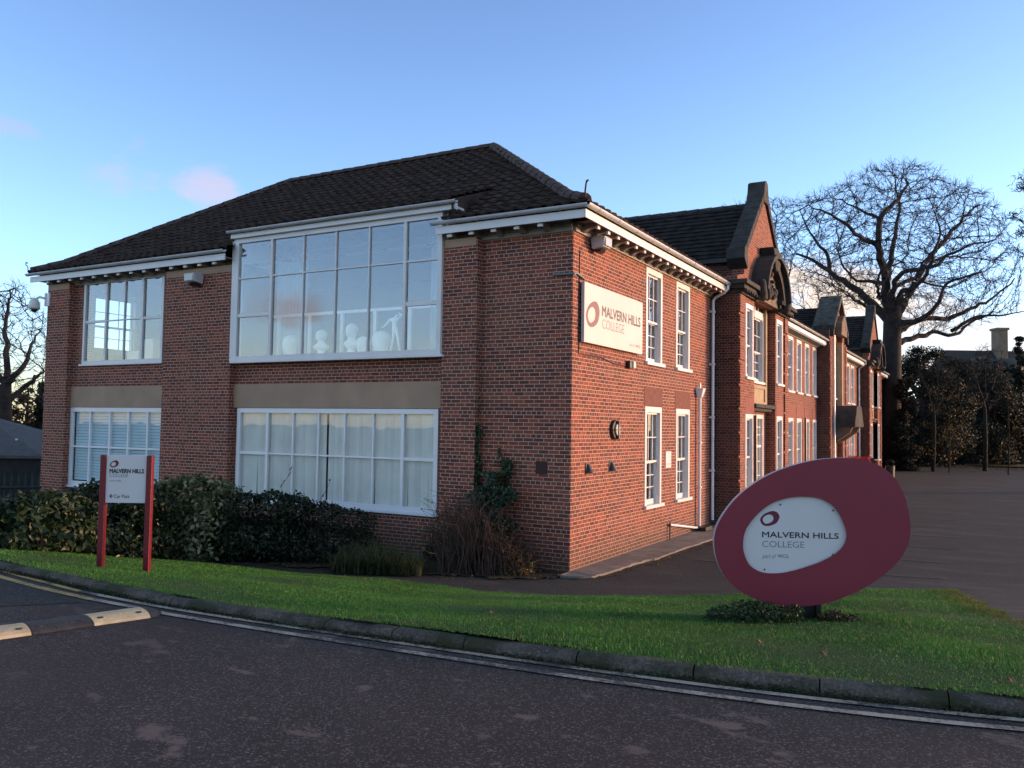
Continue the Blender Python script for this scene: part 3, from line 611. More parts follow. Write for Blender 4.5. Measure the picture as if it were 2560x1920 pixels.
# dormer roof sheet
dv = np.array([0, 1.0, .36]); dv /= np.linalg.norm(dv)
tiles(mb, (-8.95, -.44, 7.36), (1, 0, 0), dv, 2.2, lambda s: 0.0, lambda s: 6.42, seed=20)
mb.quad((-8.95, -.44, 7.33), (-2.53, -.44, 7.33), (-2.53, 1.6, 8.06), (-8.95, 1.6, 8.06))
mb.quad((-2.53, -.44, 7.0), (-2.53, -.44, 7.36), (-2.53, 1.6, 8.1), (-2.53, 1.6, 7.4)); mb.quad((-8.95, -.2, 7.0), (-8.95, -.44, 7.36), (-8.95, 1.6, 8.1), (-8.95, 1.6, 7.4))
roof = mb.build('roof', TILE, nb, fix=False)
def ridge_run(path, parent, matr=RIDGE, rad=.12, seg=.42, name='ridge_tiles', n=8, squash=1.0):
    m_ = MB(); path = [np.array(p, float) for p in path]; rk = random.Random(5)
    for a, b in zip(path, path[1:]):
        L = np.linalg.norm(b-a); k = max(1, int(L/seg)); t = (b-a)/L; side = np.cross(t, (0, 0, 1)); side /= np.linalg.norm(side); up = np.cross(side, t)
        for i in range(k):
            p, q = a+t*L*i/k, a+t*L*(i+1)/k+t*.03; vs = []
            for e, (c, rr) in enumerate(((p, rad+.012+rk.uniform(0, .006)), (q, rad))):
                for j in range(n+1):
                    an = math.pi*j/n; vs.append(tuple(c+side*rr*math.cos(an)+up*(rr*math.sin(an)*squash-.03)))
            m_.add(vs, [(j, j+1, n+2+j, n+1+j) for j in range(n)]+[tuple(range(n+1)), tuple(range(n+1, 2*n+2))])
    return m_.build(name, matr, parent)
ridge_run([(X0+RY+.5, RY, RZ+.02), (X1-RY-.5, RY, RZ+.02)], roof)
ridge_run([(.42, -.42, ZE+.06), (X1-T1, -.5+T1, Z1+.03), (X1-RY-.5, RY, RZ+.02)], roof, rad=.13, name='hip_tiles'); ridge_run([(X0+.06, -.44, ZE+.04), (X0+T1, -.5+T1, Z1+.03), (X0+RY+.5, RY, RZ+.02)], roof, rad=.13, name='hip_tiles')
m_ = MB(); m_.tube([(.42, -.42, ZE+.02), (.45, -.45, ZE+.12), (.44, -.44, ZE+.2), (.47, -.47, ZE+.33), (.50, -.50, ZE+.37), (.54, -.54, ZE+.36)], [.02, .018, .018, .016, .02, .02], 6); m_.build('hip_iron', mat('rusty iron', (.12, .05, .035), .8, .3, 9), roof)
c = np.array((X0-.02, -.5, ZE)); m_ = MB(); m_.tube([c+np.array(p) for p in ((0, 0, 0), (-.01, 0, .15), (-.05, 0, .19), (-.10, 0, .21), (-.13, 0, .25), (-.10, 0, .30), (-.05, 0, .29), (-.06, 0, .25))], .013, 6); m_.build('hip_iron', BLACK, roof)
# downpipes
m_ = MB(); m_.tube([(.52, 9.02, 6.9), (.52, 9.02, 6.72), (.42, 9.02, 6.62), (.16, 9.06, 6.5), (.09, 9.06, 6.42), (.09, 9.06, .22)], .042, 10)
for z in (1.6, 3.1, 4.6, 6.1): m_.box(.0, .14, 9.0, 9.12, z-.025, z+.025)
m_.build('downpipe', UPVC, nb)
m_ = MB(); m_.tube([(.09, 7.84, 3.62), (.09, 7.84, .17)], .042, 10); m_.tube([(.09, 7.84, 4.0), (.09, 7.84, 3.75)], .03, 8)
m_.add([(.0, 7.72, 3.86), (.22, 7.72, 3.86), (.22, 7.96, 3.86), (.0, 7.96, 3.86), (.03, 7.77, 3.62), (.15, 7.77, 3.62), (.15, 7.91, 3.62), (.03, 7.91, 3.62)], [(0, 1, 2, 3), (4, 5, 6, 7), (0, 1, 5, 4), (1, 2, 6, 5), (2, 3, 7, 6), (3, 0, 4, 7)])
for z in (1.2, 2.4): m_.box(.0, .14, 7.78, 7.90, z-.02, z+.02)
m_.build('downpipe', UPVC, nb)
p0 = on(1676, 1312, 0, .06); p1 = on(1748, 1320, 0, .10)
m_ = MB(); m_.tube([p0, p1], .03, 8); m_.build('waste_pipe', UPVC, nb)
m_ = MB(); m_.tube([p0+np.array((0, -.02, .08)), p0+np.array((0, -.02, -.42))], .02, 8); m_.build('waste_pipe', BLACK, nb)
m_ = MB(); m_.box(.06, .34, 7.62, 8.18, .06, .16); m_.build('gully_box', BLACK, nb, bevel=.01)
# ------------------------------------------------------------------ OLD WING (gabled range running back)
ow = thing('college_wing', (0, 30, 0), 'long old brick range with stone-capped gables running back along the driveway', 'building')
def flatroof(mb, pts): mb.quad(*pts)
def range_(y0, y1, wins, name_w='wall'):
    m_ = MB(TR(0.0)); holes = [(a, b, 4.27, 6.50) for a, b in wins]+[(a, b, .93, 3.25) for a, b in wins]
    wall(m_, y0, y1, 0, HW, .3, holes, ends=False); m_.build('wall', BRICK2, ow)
    for h in holes: sash(TR(0.0), h, ow, detail=False)
    for a, b in wins:
        l = MB(TR(0)); l.box(a-.08, b+.08, .001, .010, 3.27, 3.72); l.build('lintel', RUBBED, ow)
    cornice(TR(0.0), y0, y1, 0, 0, ow, step=.36, first=.2, proj=.42)
    gutter(TR(0.0), y0-.02, y1, .5, 6.89, ow)
    m_ = MB(); sl = np.array([-5.0, 0, 2.3]); sl /= np.linalg.norm(sl)
    tiles(m_, (.52, y0-.3, 6.93), (0, 1, 0), sl, 5.4, lambda s: 0.0, lambda s: y1-y0+.6, seed=int(y0), course=.26, wave=.24, amp=.006, res=2)
    m_.quad((.52, y0-.3, 6.88), (.52, y1+.3, 6.88), (-4.4, y1+.3, 9.14), (-4.4, y0-.3, 9.14)); m_.quad((-4.4, y0-.3, 9.14), (-4.4, y1+.3, 9.14), (-9, y1+.3, 6.9), (-9, y0-.3, 6.9)); m_.build('roof', TILE2, ow, fix=False)
R1 = [(16.4, 17.5), (18.0, 19.0), (19.50, 20.62), (21.32, 22.34), (23.06, 24.05), (24.85, 25.80)]
range_(15.7, 26.0, R1)
range_(31.0, 39.5, [(31.5, 32.5), (33.15, 34.5), (35.05, 36.1), (36.6, 37.9)])
range_(45.5, 55.0, [(46.3, 47.3), (47.9, 48.9), (49.5, 50.5)])
m_ = MB(); m_.box(-9, 0.0, 55.001, 55.3, 0, HW); m_.build('wall', BRICK2, ow)
def quoins(y, x, z0, z1, sgn, w=.5):
    """banded corner: 0.6 m blocks with sunk joints, wrapping the corner"""
    m_ = MB(); z = z0
    while z < z1-.05:
        b = min(z+.60, z1)
        ya, yb = (y, y+w) if sgn > 0 else (y-w, y)
        m_.box(x-.001, x+.05, ya-(.033 if sgn > 0 else 0), yb+(0 if sgn > 0 else .033), z, b); z = b+.075
    m_.build('quoin', BRICK2, ow)
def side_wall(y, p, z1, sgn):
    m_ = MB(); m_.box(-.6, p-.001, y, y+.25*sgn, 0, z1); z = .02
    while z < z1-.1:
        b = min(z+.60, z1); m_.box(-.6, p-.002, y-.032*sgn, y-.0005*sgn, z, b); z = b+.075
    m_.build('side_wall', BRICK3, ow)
def gable_bay(y0, y1, p, wide=True):
    yc = (y0+y1)/2; h = .30; xc = p-h; ca, cb = yc-1.42, yc+1.42           # recessed centre
    n1 = (y0+.72, y0+1.63); n2 = (y1-1.63, y1-.72); ctr = (yc-1.02, yc+1.02)
    m_ = MB(TR(p))
    lo = lambda t: [(t[0], t[1], 4.25, 6.45), (t[0], t[1], .93, 3.22)]
    wall(m_, y0, ca, 0, 6.75, .3, lo(n1), ends=False); wall(m_, cb, y1, 0, 6.75, .3, lo(n2), ends=False)
    m_.quad((ca, 0, 0), (ca, -h, 0), (ca, -h, 6.75), (ca, 0, 6.75)); m_.quad((cb, 0, 0), (cb, -h, 0), (cb, -h, 6.75), (cb, 0, 6.75))
    m_.T = TR(xc); wall(m_, ca, cb, 0, 8.0, .3, [(*ctr, 4.24, 7.25), (*ctr, .0, 3.26)], ends=False)
    m_.T = None
    # attic stage, set back
    xa = p-.05; e0, e1 = yc-2.42, yc+2.42
    m_.prism([(y0+.02, 6.7), (y1-.02, 6.7), (y1-.02, 7.15), (e1, 7.3), (e1, 7.85), (yc, 10.1), (e0, 7.85), (e0, 7.3), (y0+.02, 7.15)], lambda a, b, w: (w, a, b), xa-.35, xa)
    m_.box(-8, xa-.351, e0, e0+.3, 5.5, 7.85); m_.box(-8, xa-.351, e1-.3, e1, 5.5, 7.85)
    m_.build('gable_wall', BRICK2, ow)
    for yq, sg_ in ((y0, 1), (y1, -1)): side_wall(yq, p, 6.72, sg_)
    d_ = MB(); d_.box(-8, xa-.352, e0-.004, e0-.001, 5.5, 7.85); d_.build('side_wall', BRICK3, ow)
    for t in (n1, n2):
        for r in lo(t): sash(TR(p), r, ow, cols=2)
        l = MB(TR(p)); l.box(t[0]-.05, t[1]+.05, .001, .010, 3.24, 3.70); l.build('lintel', RUBBED, ow)
    f = sash(TR(xc), (*ctr, 4.24, 6.45), ow, cols=4, rt=2, rb=3)
    m_ = MB(TR(xc)); m_.box(ctr[0], ctr[1], -.2, .0, 6.451, 6.56); m_.box(yc-.04, yc+.04, -.12, -.02, 6.56, 7.25)
    for k in (-.5, .5): m_.box(yc+k-.02, yc+k+.02, -.12, -.03, 6.56, 7.25)
    m_.box(ctr[0], ctr[1], -.2, -.01, 7.15, 7.25); t = m_.build('transom_light', WHITE, ow)
    gl = MB(TR(xc)); gl.box(ctr[0], ctr[1], -.08, -.076, 6.56, 7.15); gl.build('pane', GLASS2, t)
    s = MB(TR(xc)); s.box(ctr[0]-.16, ctr[0]-.001, .001, .09, 4.18, 7.3); s.build('stone_jamb', STONEL, ow); s = MB(TR(xc)); s.box(ctr[1]+.001, ctr[1]+.16, .001, .09, 4.18, 7.3); s.build('stone_jamb', STONEL, ow)
    s = MB(TR(xc)); s.box(ctr[0]-.16, ctr[1]+.16, .001, .05, 3.56, 4.17); s.build('stone_panel', STONEL, ow, bevel=.01)
    s = MB(TR(xc)); s.box(ctr[0]-.16, ctr[0]+.12, .05, .09, 3.56, 4.17); s.box(ctr[1]-.12, ctr[1]+.16, .05, .09, 3.56, 4.17); s.box(ctr[0]+.12, ctr[1]-.12, .05, .09, 4.07, 4.17); s.box(ctr[0]+.12, ctr[1]-.12, .05, .09, 3.56, 3.66); s.build('stone_panel', STONEL, ow)
    s = MB(TR(xc)); s.box(ctr[0]-.3, ctr[1]+.3, .001, .34, 3.44, 3.555); s.box(ctr[0]-.22, ctr[1]+.22, .001, .22, 3.34, 3.439); s.build('door_cornice', STONE, ow, bevel=.015)
    # glazed door below
    d = MB(TR(xc)); 
    for a, b in ((ctr[0], ctr[0]+.12), (ctr[1]-.12, ctr[1]), (yc-.05, yc+.05)): d.box(a, b, -.2, .01, .0, 3.25)
    d.box(ctr[0]+.12, ctr[1]-.12, -.2, .01, 3.12, 3.25); d.box(ctr[0]+.12, ctr[1]-.12, -.16, -.03, 2.2, 2.28); d.box(ctr[0]+.12, ctr[1]-.12, -.14, -.04, .0, .85)
    for u in (yc-.5, yc+.5, yc-.75, yc+.75, yc-.25, yc+.25): d.box(u-.014, u+.014, -.12, -.05, .85, 3.12)
    for z in (1.3, 1.75, 2.6, 2.85): d.box(ctr[0]+.12, ctr[1]-.12, -.11, -.055, z-.014, z+.014)
    d = d.build('door', WHITE, ow); gl = MB(TR(xc)); gl.box(ctr[0]+.1, ctr[1]-.1, -.10, -.096, .86, 3.12); gl.build('pane', GLASS2, d)
    # string cornice broken by the arched hood
    for a, b in ((y0-.28, ca+.30), (cb-.30, y1+.28)):
        s = MB(); s.box(-.45, p+.30, a, b, 6.86, 6.99); s.box(-.4, p+.2, a+.1, b-.1, 6.74, 6.859); s.box(-.3, p+.1, a+.2, b-.2, 6.62, 6.739); s.build('string_cornice', STONE, ow, bevel=.02)
        k = 0
        while a+.3+k*.28 < b-.2:
            q = MB(); u = a+.3+k*.28; q.box(p+.03, p+.24, u-.05, u+.05, 6.66, 6.735); q.build('dentil', STONE, ow); k += 1
    n = 14; r0, r1 = 1.32, 1.62; an = np.linspace(R_(12), R_(168), n+1); zc = 6.62; hw_ = MB()
    for i in range(n):
        for (ra, rb, xo) in ((r0, r1, .62), (r1+.001, r1+.13, .78)):
            poly = [(yc+ra*math.cos(an[i]), zc+ra*.92*math.sin(an[i])), (yc+rb*math.cos(an[i]), zc+rb*.92*math.sin(an[i])), (yc+rb*math.cos(an[i+1]), zc+rb*.92*math.sin(an[i+1])), (yc+ra*math.cos(an[i+1]), zc+ra*.92*math.sin(an[i+1]))]
            hw_.prism(poly, lambda a, b, w: (w, a, b), xa+.002, xc+xo)
    hw_.build('arched_hood', STONE, ow, fix=True)
    s = MB(); poly = [(yc+1.3*math.cos(t), zc+1.2*math.sin(t)) for t in np.linspace(R_(5), R_(175), 16)]; s.prism(poly, lambda a, b, w: (w, a, b), xa+.003, xc+.42); s.build('tympanum', STONEM, ow)
    rk = random.Random(int(y0)); s = MB()
    for i in range(26):
        t = rk.uniform(R_(25), R_(155)); rr = rk.uniform(.35, 1.1); a, b = yc+rr*math.cos(t), zc+.1+rr*.9*math.sin(t); q = rk.uniform(.06, .15)
        s.rings([(xc+.42, a, b-q, .05, q*.5), (xc+.48, a, b-q*.4, .08, q), (xc+.48, a, b+q*.4, .08, q), (xc+.42, a, b+q, .05, q*.5)], 8)
    s.build('carved_relief', STONE, ow, smooth=True)
    s = MB(); s.prism([(yc-.28, 7.75), (yc+.28, 7.75), (yc+.45, 8.2), (yc+.62, 8.42), (yc+.3, 8.40), (yc, 8.50), (yc-.3, 8.40), (yc-.62, 8.42), (yc-.45, 8.2)], lambda a, b, w: (w, a, b), xa+.004, xc+.70); s.build('keystone', STONE, ow, bevel=.04)
    for sg in (-1, 1):
        s = MB(); s.tube([(xc+.6, yc+sg*1.5, 6.7), (xc+.62, yc+sg*1.75, 6.85), (xc+.62, yc+sg*1.8, 7.1), (xc+.62, yc+sg*1.66, 7.2)], [.12, .14, .12, .07], 8); s.build('scroll', STONE, ow, smooth=True)
    # coping and kneelers
    for sg in (-1, 1):
        s = MB(); k = 9
        for i in range(k):
            a, b = i/k, (i+1)/k-.012; ya, za, yb_, zb = yc+sg*2.62*(1-a), 7.86+2.44*a, yc+sg*2.62*(1-b), 7.86+2.44*b
            s.prism([(ya, za-.12), (yb_, zb-.12), (yb_, zb+.16), (ya, za+.16)], lambda a_, b_, w: (w, a_, b_), xa-.42, xa+.075)
        s.build('gable_coping', STONE, ow)
        s = MB(); s.prism([(yc+sg*2.40, 7.45), (yc+sg*2.78, 7.72), (yc+sg*2.74, 8.04), (yc+sg*2.38, 8.1)], lambda a_, b_, w: (w, a_, b_), xa-.44, xa+.10); s.build('kneeler', STONE, ow)
    s = MB(); s.prism([(yc-.42, 9.95), (yc-.26, 10.32), (yc-.20, 10.60), (yc, 10.68), (yc+.20, 10.60), (yc+.26, 10.32), (yc+.42, 9.95)], lambda a, b, w: (w, a, b), xa-.46, xa+.09); s.build('apex_stone', STONE, ow, bevel=.03)
    # roof running back
    m_ = MB(); v = np.array([0, 2.45, 2.12]); L = np.linalg.norm(v); v /= L
    tiles(m_, (-9, e0-.12, 7.80), (1, 0, 0), v, L+.1, lambda s: 0.0, lambda s: 9+xa-.40, seed=3, course=.25, wave=.24, amp=.006, res=2)
    m_.quad((-9, e0-.12, 7.76), (xa-.4, e0-.12, 7.76), (xa-.4, yc, 9.88), (-9, yc, 9.88)); m_.quad((-9, e1+.12, 7.76), (xa-.4, e1+.12, 7.76), (xa-.4, yc, 9.88), (-9, yc, 9.88)); rf = m_.build('roof', TILE2, ow, fix=False)
    ridge_run([(xa-.42, yc, 9.93), (-9, yc, 9.93)], rf, mat('grey ridge', (.06, .057, .052), .85, .4, 5), rad=.11)
    m_ = MB(); m_.box(-8, xa-.37, e0-.2, e0-.06, 7.66, 7.78); m_.build('gutter', BLACK, ow)
    for yq, sg in ((y0, 1), (y1, -1)): quoins(yq, p, 0.02, 6.6, sg)
gable_bay(9.3, 15.7, .76)
gable_bay(39.5, 45.5, .62)
# small central entrance bay
def centre_bay():
    y0, y1, p = 26.0, 31.0, .54; yc = 28.5
    m_ = MB(TR(p)); tall = (27.55, 29.45, 4.3, 7.0)
    wall(m_, y0, 27.1, 0, 7.4, .3, [], ends=False); wall(m_, 29.9, y1, 0, 7.4, .3, [], ends=False)
    m_.T = TR(p-.25); wall(m_, 27.1, 29.9, 0, 7.4, .3, [tall, (27.7, 29.3, 0, 2.9)], ends=False)
    m_.T = None; 
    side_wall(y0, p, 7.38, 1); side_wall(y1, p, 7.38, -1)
    for y in (27.1, 29.9): m_.quad((p, y, 0), (p, y, 7.4), (p-.25, y, 7.4), (p-.25, y, 0))
    m_.prism([(27.0, 7.38), (30.0, 7.38), (30.0, 7.6), (yc, 9.0), (27.0, 7.6)], lambda a, b, w: (w, a, b), .1, p-.02); m_.box(-8, -.61, 26.2, 26.5, 5.5, 7.3); m_.build('entrance_bay_wall', BRICK2, ow)
    sash(TR(p-.25), tall, ow, cols=4, rt=3, rb=3)
    s = MB(); s.box(p-.24, p+.03, 27.2, 27.45, 3.9, 7.1); s.build('stone_jamb', STONEL, ow); s = MB(); s.box(p-.24, p+.03, 29.55, 29.8, 3.9, 7.1); s.build('stone_jamb', STONEL, ow)
    # mossy stone roof slab over a little gable
    for sg in (-1, 1):
        s = MB(); s.prism([(yc+sg*2.15, 7.42), (yc+sg*2.2, 7.62), (yc, 9.28), (yc, 9.02)], lambda a, b, w: (w, a, b), -.25, p+.18); s.build('gable_slab', mat('mossy slab', (.07, .066, .056), .95, .6, 3.5, .6, 20), ow)
        s = MB(); s.box(-.3, p+.16, yc+sg*2.2-.14, yc+sg*2.2+.14, 7.1, 7.41); s.build('eaves_block', STONE, ow)
    s = MB(); s.prism([(yc-.9, 7.3), (yc+.9, 7.3), (yc+.7, 7.9), (yc, 8.3), (yc-.7, 7.9)], lambda a, b, w: (w, a, b), p-.019, p+.3); s.build('carved_hood', STONEM, ow, bevel=.03)
    s = MB(); s.prism([(27.0, 2.95), (27.05, 3.12), (27.75, 3.95), (29.25, 3.95), (29.95, 3.12), (30.0, 2.95)], lambda a, b, w: (w, a, b), p-.24, p+.95); s.build('door_hood', STONE, ow, bevel=.03)
    for y in (27.25, 29.6):
        s = MB(); s.prism([(p-.24, 2.94), (p+.8, 2.94), (p+.7, 2.7), (p+.15, 2.3), (p-.24, 2.1)], lambda a, b, w: (a, w, b), y, y+.25); s.build('hood_bracket', STONEM, ow)
    d = MB(TR(p-.25)); d.box(27.7, 29.3, -.2, -.08, 0, 2.9); d.box(27.7, 27.85, -.079, .01, 0, 2.9); d.box(29.15, 29.3, -.079, .01, 0, 2.9); d.build('door', CREAM, ow)
    m_ = MB(); v = np.array([0, 2.3, 1.4]); L = np.linalg.norm(v); v /= L
    tiles(m_, (-9, 26.15, 7.28), (1, 0, 0), v, L+.1, lambda s: 0.0, lambda s: 8.8, seed=4, course=.25, wave=.24, amp=.006, res=2)
    m_.quad((-9, 26.15, 7.24), (-.2, 26.15, 7.24), (-.2, yc, 8.7), (-9, yc, 8.7)); m_.quad((-9, 30.85, 7.24), (-.2, 30.85, 7.24), (-.2, yc, 8.7), (-9, yc, 8.7)); m_.build('roof', TILE2, ow, fix=False)
    s = MB(); s.tube([(-.26, 26.15, 7.3), (-.26, 28.45, 8.72)], .06, 6); s.build('lead_flashing', LEAD, ow)
    for yq, sg in ((y0, 1), (y1, -1)): quoins(yq, p, 0.02, 7.0, sg, .42)
centre_bay()
def outpipe(y, x=.06, m=None, z1=6.6, top=True):
    s = MB(); s.tube(([(.5, y, 6.9), (.5, y, 6.75), (x+.06, y, 6.45)] if top else [])+[(x+.06, y, 6.4 if top else z1), (x+.06, y, .1)], .045, 8); s.build('downpipe', m or UPVC, ow)
outpipe(39.2); outpipe(22.6, m=BLACK, top=False, z1=3.3); outpipe(11.0, x=.76, m=BLACK, top=False, z1=3.2); outpipe(26.85, x=.56, top=False, z1=7.2)
for z in (5.15, 3.9): 
    s = MB(); s.box(.0, .10, 15.72, 15.9, z, z+.7); s.build('pipe_bracket', BLACK, ow)
# rooms behind the old wing's windows
m_ = MB(); m_.box(-1.5, -1.4, 15.8, 54.9, 0.1, 6.5); m_.box(-1.9, -1.8, 9.8, 15.6, .1, 7.2); m_.build('partition', ROOMW, ow)
m_ = MB(); m_.box(-1.4, -.31, 15.8, 54.9, 3.55, 3.75); m_.box(-1.4, -.31, 15.8, 54.9, 6.5, 6.59); m_.build('floor', ROOMF, ow)
# ------------------------------------------------------------------ lettering and logos
def text_mesh(body, shear=0, off=0.0):
    cu = bpy.data.curves.new('txt', 'FONT'); cu.body = body; cu.shear = shear; cu.offset = off; cu.resolution_u = 4; cu.extrude = 0
    ob = bpy.data.objects.new('txt', cu); COL.objects.link(ob); dg = bpy.context.evaluated_depsgraph_get(); dg.update()
    me = bpy.data.meshes.new_from_object(ob.evaluated_get(dg)); bpy.data.objects.remove(ob); bpy.data.curves.remove(cu)
    v = np.array([tuple(p.co) for p in me.vertices]); f = [tuple(p.vertices) for p in me.polygons]; bpy.data.meshes.remove(me); return v, f
def lettering(T, body, u0, u1, z0, z1, w, m, parent, name='lettering', shear=0, off=0.0, slope=0.0):
    v, f = text_mesh(body, shear, 0.0); mn, mx = v.min(0), v.max(0); t = max(0, off)*(z1-z0)
    mb = MB(T); k = 0
    for du, dz in (((0, 0), (t, 0), (-t, 0), (0, t), (0, -t)) if t else ((0, 0),)):
        mb.add([(u0+(p[0]-mn[0])/(mx[0]-mn[0])*(u1-u0)+du, w+.00012*k, z0+(p[1]-mn[1])/(mx[1]-mn[1])*(z1-z0)+dz) for p in v], f); k += 1
    return mb.build(name, m, parent, fix=False)
def closed(pts, n=6):
    pts = [np.array(p, float) for p in pts]; k = len(pts); out = []
    for i in range(k):
        p0, p1, p2, p3 = pts[i-1], pts[i], pts[(i+1) % k], pts[(i+2) % k]
        for q in range(n):
            t = q/n; out.append(.5*((2*p1)+(-p0+p2)*t+(2*p0-5*p1+4*p2-p3)*t*t+(-p0+3*p1-3*p2+p3)*t**3))
    return out
def ring_mesh(mb, outer, inner, w0, w1):
    """solid plate with a hole; outer and inner closed outlines resampled to equal count by angle"""
    n = 96; c = np.mean(inner, axis=0)
    def res(P):
        P = np.array(P); a = np.arctan2(P[:, 1]-c[1], P[:, 0]-c[0]); r = np.hypot(P[:, 0]-c[0], P[:, 1]-c[1]); o = np.argsort(a); a, r = a[o], r[o]
        t = np.linspace(-math.pi, math.pi, n, endpoint=False); rr = np.interp(t, np.concatenate([a-2*math.pi, a, a+2*math.pi]), np.concatenate([r, r, r])); return np.stack([c[0]+rr*np.cos(t), c[1]+rr*np.sin(t)], 1)
    O, I = res(outer), res(inner)
    vs = [(p[0], w, p[1]) for w in (w0, w1) for P in (O, I) for p in P]; fs = []
    for i in range(n):
        j = (i+1) % n
        fs += [(2*n+i, 2*n+j, 3*n+j, 3*n+i), (i, n+i, n+j, j), (i, j, 2*n+j, 2*n+i), (n+i, 3*n+i, 3*n+j, n+j)]
    mb.add(vs, fs)
LOGO_O = [(695, 660), (712, 622), (750, 595), (800, 580), (838, 590), (858, 622), (850, 655), (825, 685), (770, 706), (720, 700)]
LOGO_I = [(716, 655), (730, 628), (765, 611), (795, 616), (808, 640), (797, 667), (765, 684), (733, 684)]
def logo(T, fit, w, m, parent, tall=1.0):
    """fit: (u0,u1,z0,z1) of the mark"""
    u0, u1, z0, z1 = fit; f = lambda p: (u0+(p[0]-695)/163*(u1-u0), z1-(p[1]-580)/126*(z1-z0))
    mb = MB(T); ring_mesh(mb, closed([f(p) for p in LOGO_O]), closed([f(p) for p in LOGO_I]), w, w+.0015); return mb.build('logo', m, parent)
# ------------------------------------------------------------------ oval monument sign on the lawn
G = ground(2022, 1556); th = YAW-.06; ud = np.array([math.cos(th), math.sin(th), 0]); nd = np.array([math.sin(th), -math.cos(th), 0])
P0 = G.copy(); TS = lambda u, w, z: tuple(P0+ud*u+nd*w+np.array([0, 0, z]))
zS = lambda x, y: (1700+x*.28933, 1110+y*.28933)
def suz(x, y, w=0.0):
    p = onpl(*zS(x, y), P0+nd*w, nd)-P0; return np.array([np.dot(p, ud), p[2]])
OUT = [(1400, 120), (1550, 128), (1700, 175), (1830, 262), (1925, 410), (1978, 590), (1992, 770), (1950, 920), (1850, 1055), (1660, 1205), (1450, 1313), (1220, 1385), (1000, 1405), (800, 1385), (610, 1322), (450, 1215), (345, 1070), (298, 890), (312, 735), (382, 600), (490, 465), (640, 343), (810, 248), (1000, 180), (1200, 135)]
INN = [(1080, 456), (1200, 468), (1310, 525), (1388, 625), (1432, 735), (1441, 800), (1420, 870), (1355, 942), (1240, 1008), (1100, 1060), (950, 1103), (820, 1119), (700, 1106), (608, 1052), (562, 970), (545, 880), (558, 775), (600, 690), (680, 598), (785, 518), (900, 475), (1000, 458)]
sg = thing('monument_sign', G, 'large leaning egg-shaped burgundy sign with white inset panel, standing on the lawn', 'sign')
o2 = closed([suz(*p) for p in OUT]); i2 = closed([suz(*p) for p in INN])
mb = MB(TS); ring_mesh(mb, o2, i2, -.012, .0); face = mb.build('burgundy_face', BURG, sg)
cO = np.mean(o2, axis=0); mb = MB(TS); ring_mesh(mb, [cO+(p-cO)*.9985 for p in o2], [cO+(p-cO)*.93 for p in o2], -.105, -.0125); mb.build('edge_band', PANELG, sg)
mb = MB(TS); n = len(o2); pts = [cO+(p-cO)*.995 for p in o2]; mb.prism([tuple(p) for p in pts], lambda a, b, w: (a, w, b), -.118, -.1055); mb.build('back_plate', BURG, sg)
mb = MB(TS); c = np.mean(i2, axis=0); mb.prism([tuple(c+(p-c)*1.03) for p in i2], lambda a, b, w: (a, w, b), -.045, -.035); pan = mb.build('white_panel', PANELW, sg)
def sbox(x0, y0, x1, y1): a, b = suz(x0, y1, -.034), suz(x1, y0, -.034); return a[0], b[0], a[1], b[1]
sl_ = lambda xa, ya, xb, yb: ((suz(xb, yb, -.034)-suz(xa, ya, -.034))[1])/((suz(xb, yb, -.034)-suz(xa, ya, -.034))[0])
a, b = suz(710, 805, -.034), suz(1370, 832, -.034); h = suz(710, 757, -.034)[1]-a[1]
lettering(TS, 'MALVERN HILLS', a[0], b[0], a[1], a[1]+h, -.0338, INKD, pan, off=.03)
a, b = suz(710, 890, -.034), suz(1075, 898, -.034); h = suz(710, 836, -.034)[1]-a[1]
lettering(TS, 'COLLEGE', a[0], b[0], a[1], a[1]+h, -.0338, INKG, pan, off=-.012)
a, b = suz(712, 995, -.034), suz(832, 995, -.034); h = suz(712, 948, -.034)[1]-a[1]; lettering(TS, 'part of', a[0], b[0], a[1]-.004, a[1]+h, -.0338, INKG, pan, shear=.3)
a, b = suz(846, 983, -.034), suz(936, 984, -.034); h = suz(846, 953, -.034)[1]-a[1]; lettering(TS, 'WCG', a[0], b[0], a[1], a[1]+h, -.0338, INKD, pan)
a, b = suz(693, 706, -.034), suz(859, 580, -.034); logo(TS, (a[0], b[0], a[1], b[1]), -.0345, INKR, pan)
for p in ((867, 524), (1322, 574), (1320, 956), (730, 1084)):
    q = suz(*p, -.034); mb = MB(TS); mb.prism([(q[0]+.009*math.cos(t), q[1]+.009*math.sin(t)) for t in np.linspace(0, 2*math.pi, 9)[:-1]], lambda a, b, w: (a, w, b), -.036, -.029); mb.build('screw', BLACK, pan)
a, b = suz(990, 1370), suz(1232, 1370); mb = MB(TS); mb.box(a[0], b[0], -.18, -.12, -.15, a[1]+.35); mb.box(a[0], a[0]+.05, -.119, -.05, -.15, a[1]+.02); mb.box(b[0]-.05, b[0], -.119, -.05, -.15, a[1]+.02); mb.box(a[0]+.051, b[0]-.051, -.10, -.09, -.15, a[1]+.02); mb.build('support_post', BLACK, sg)
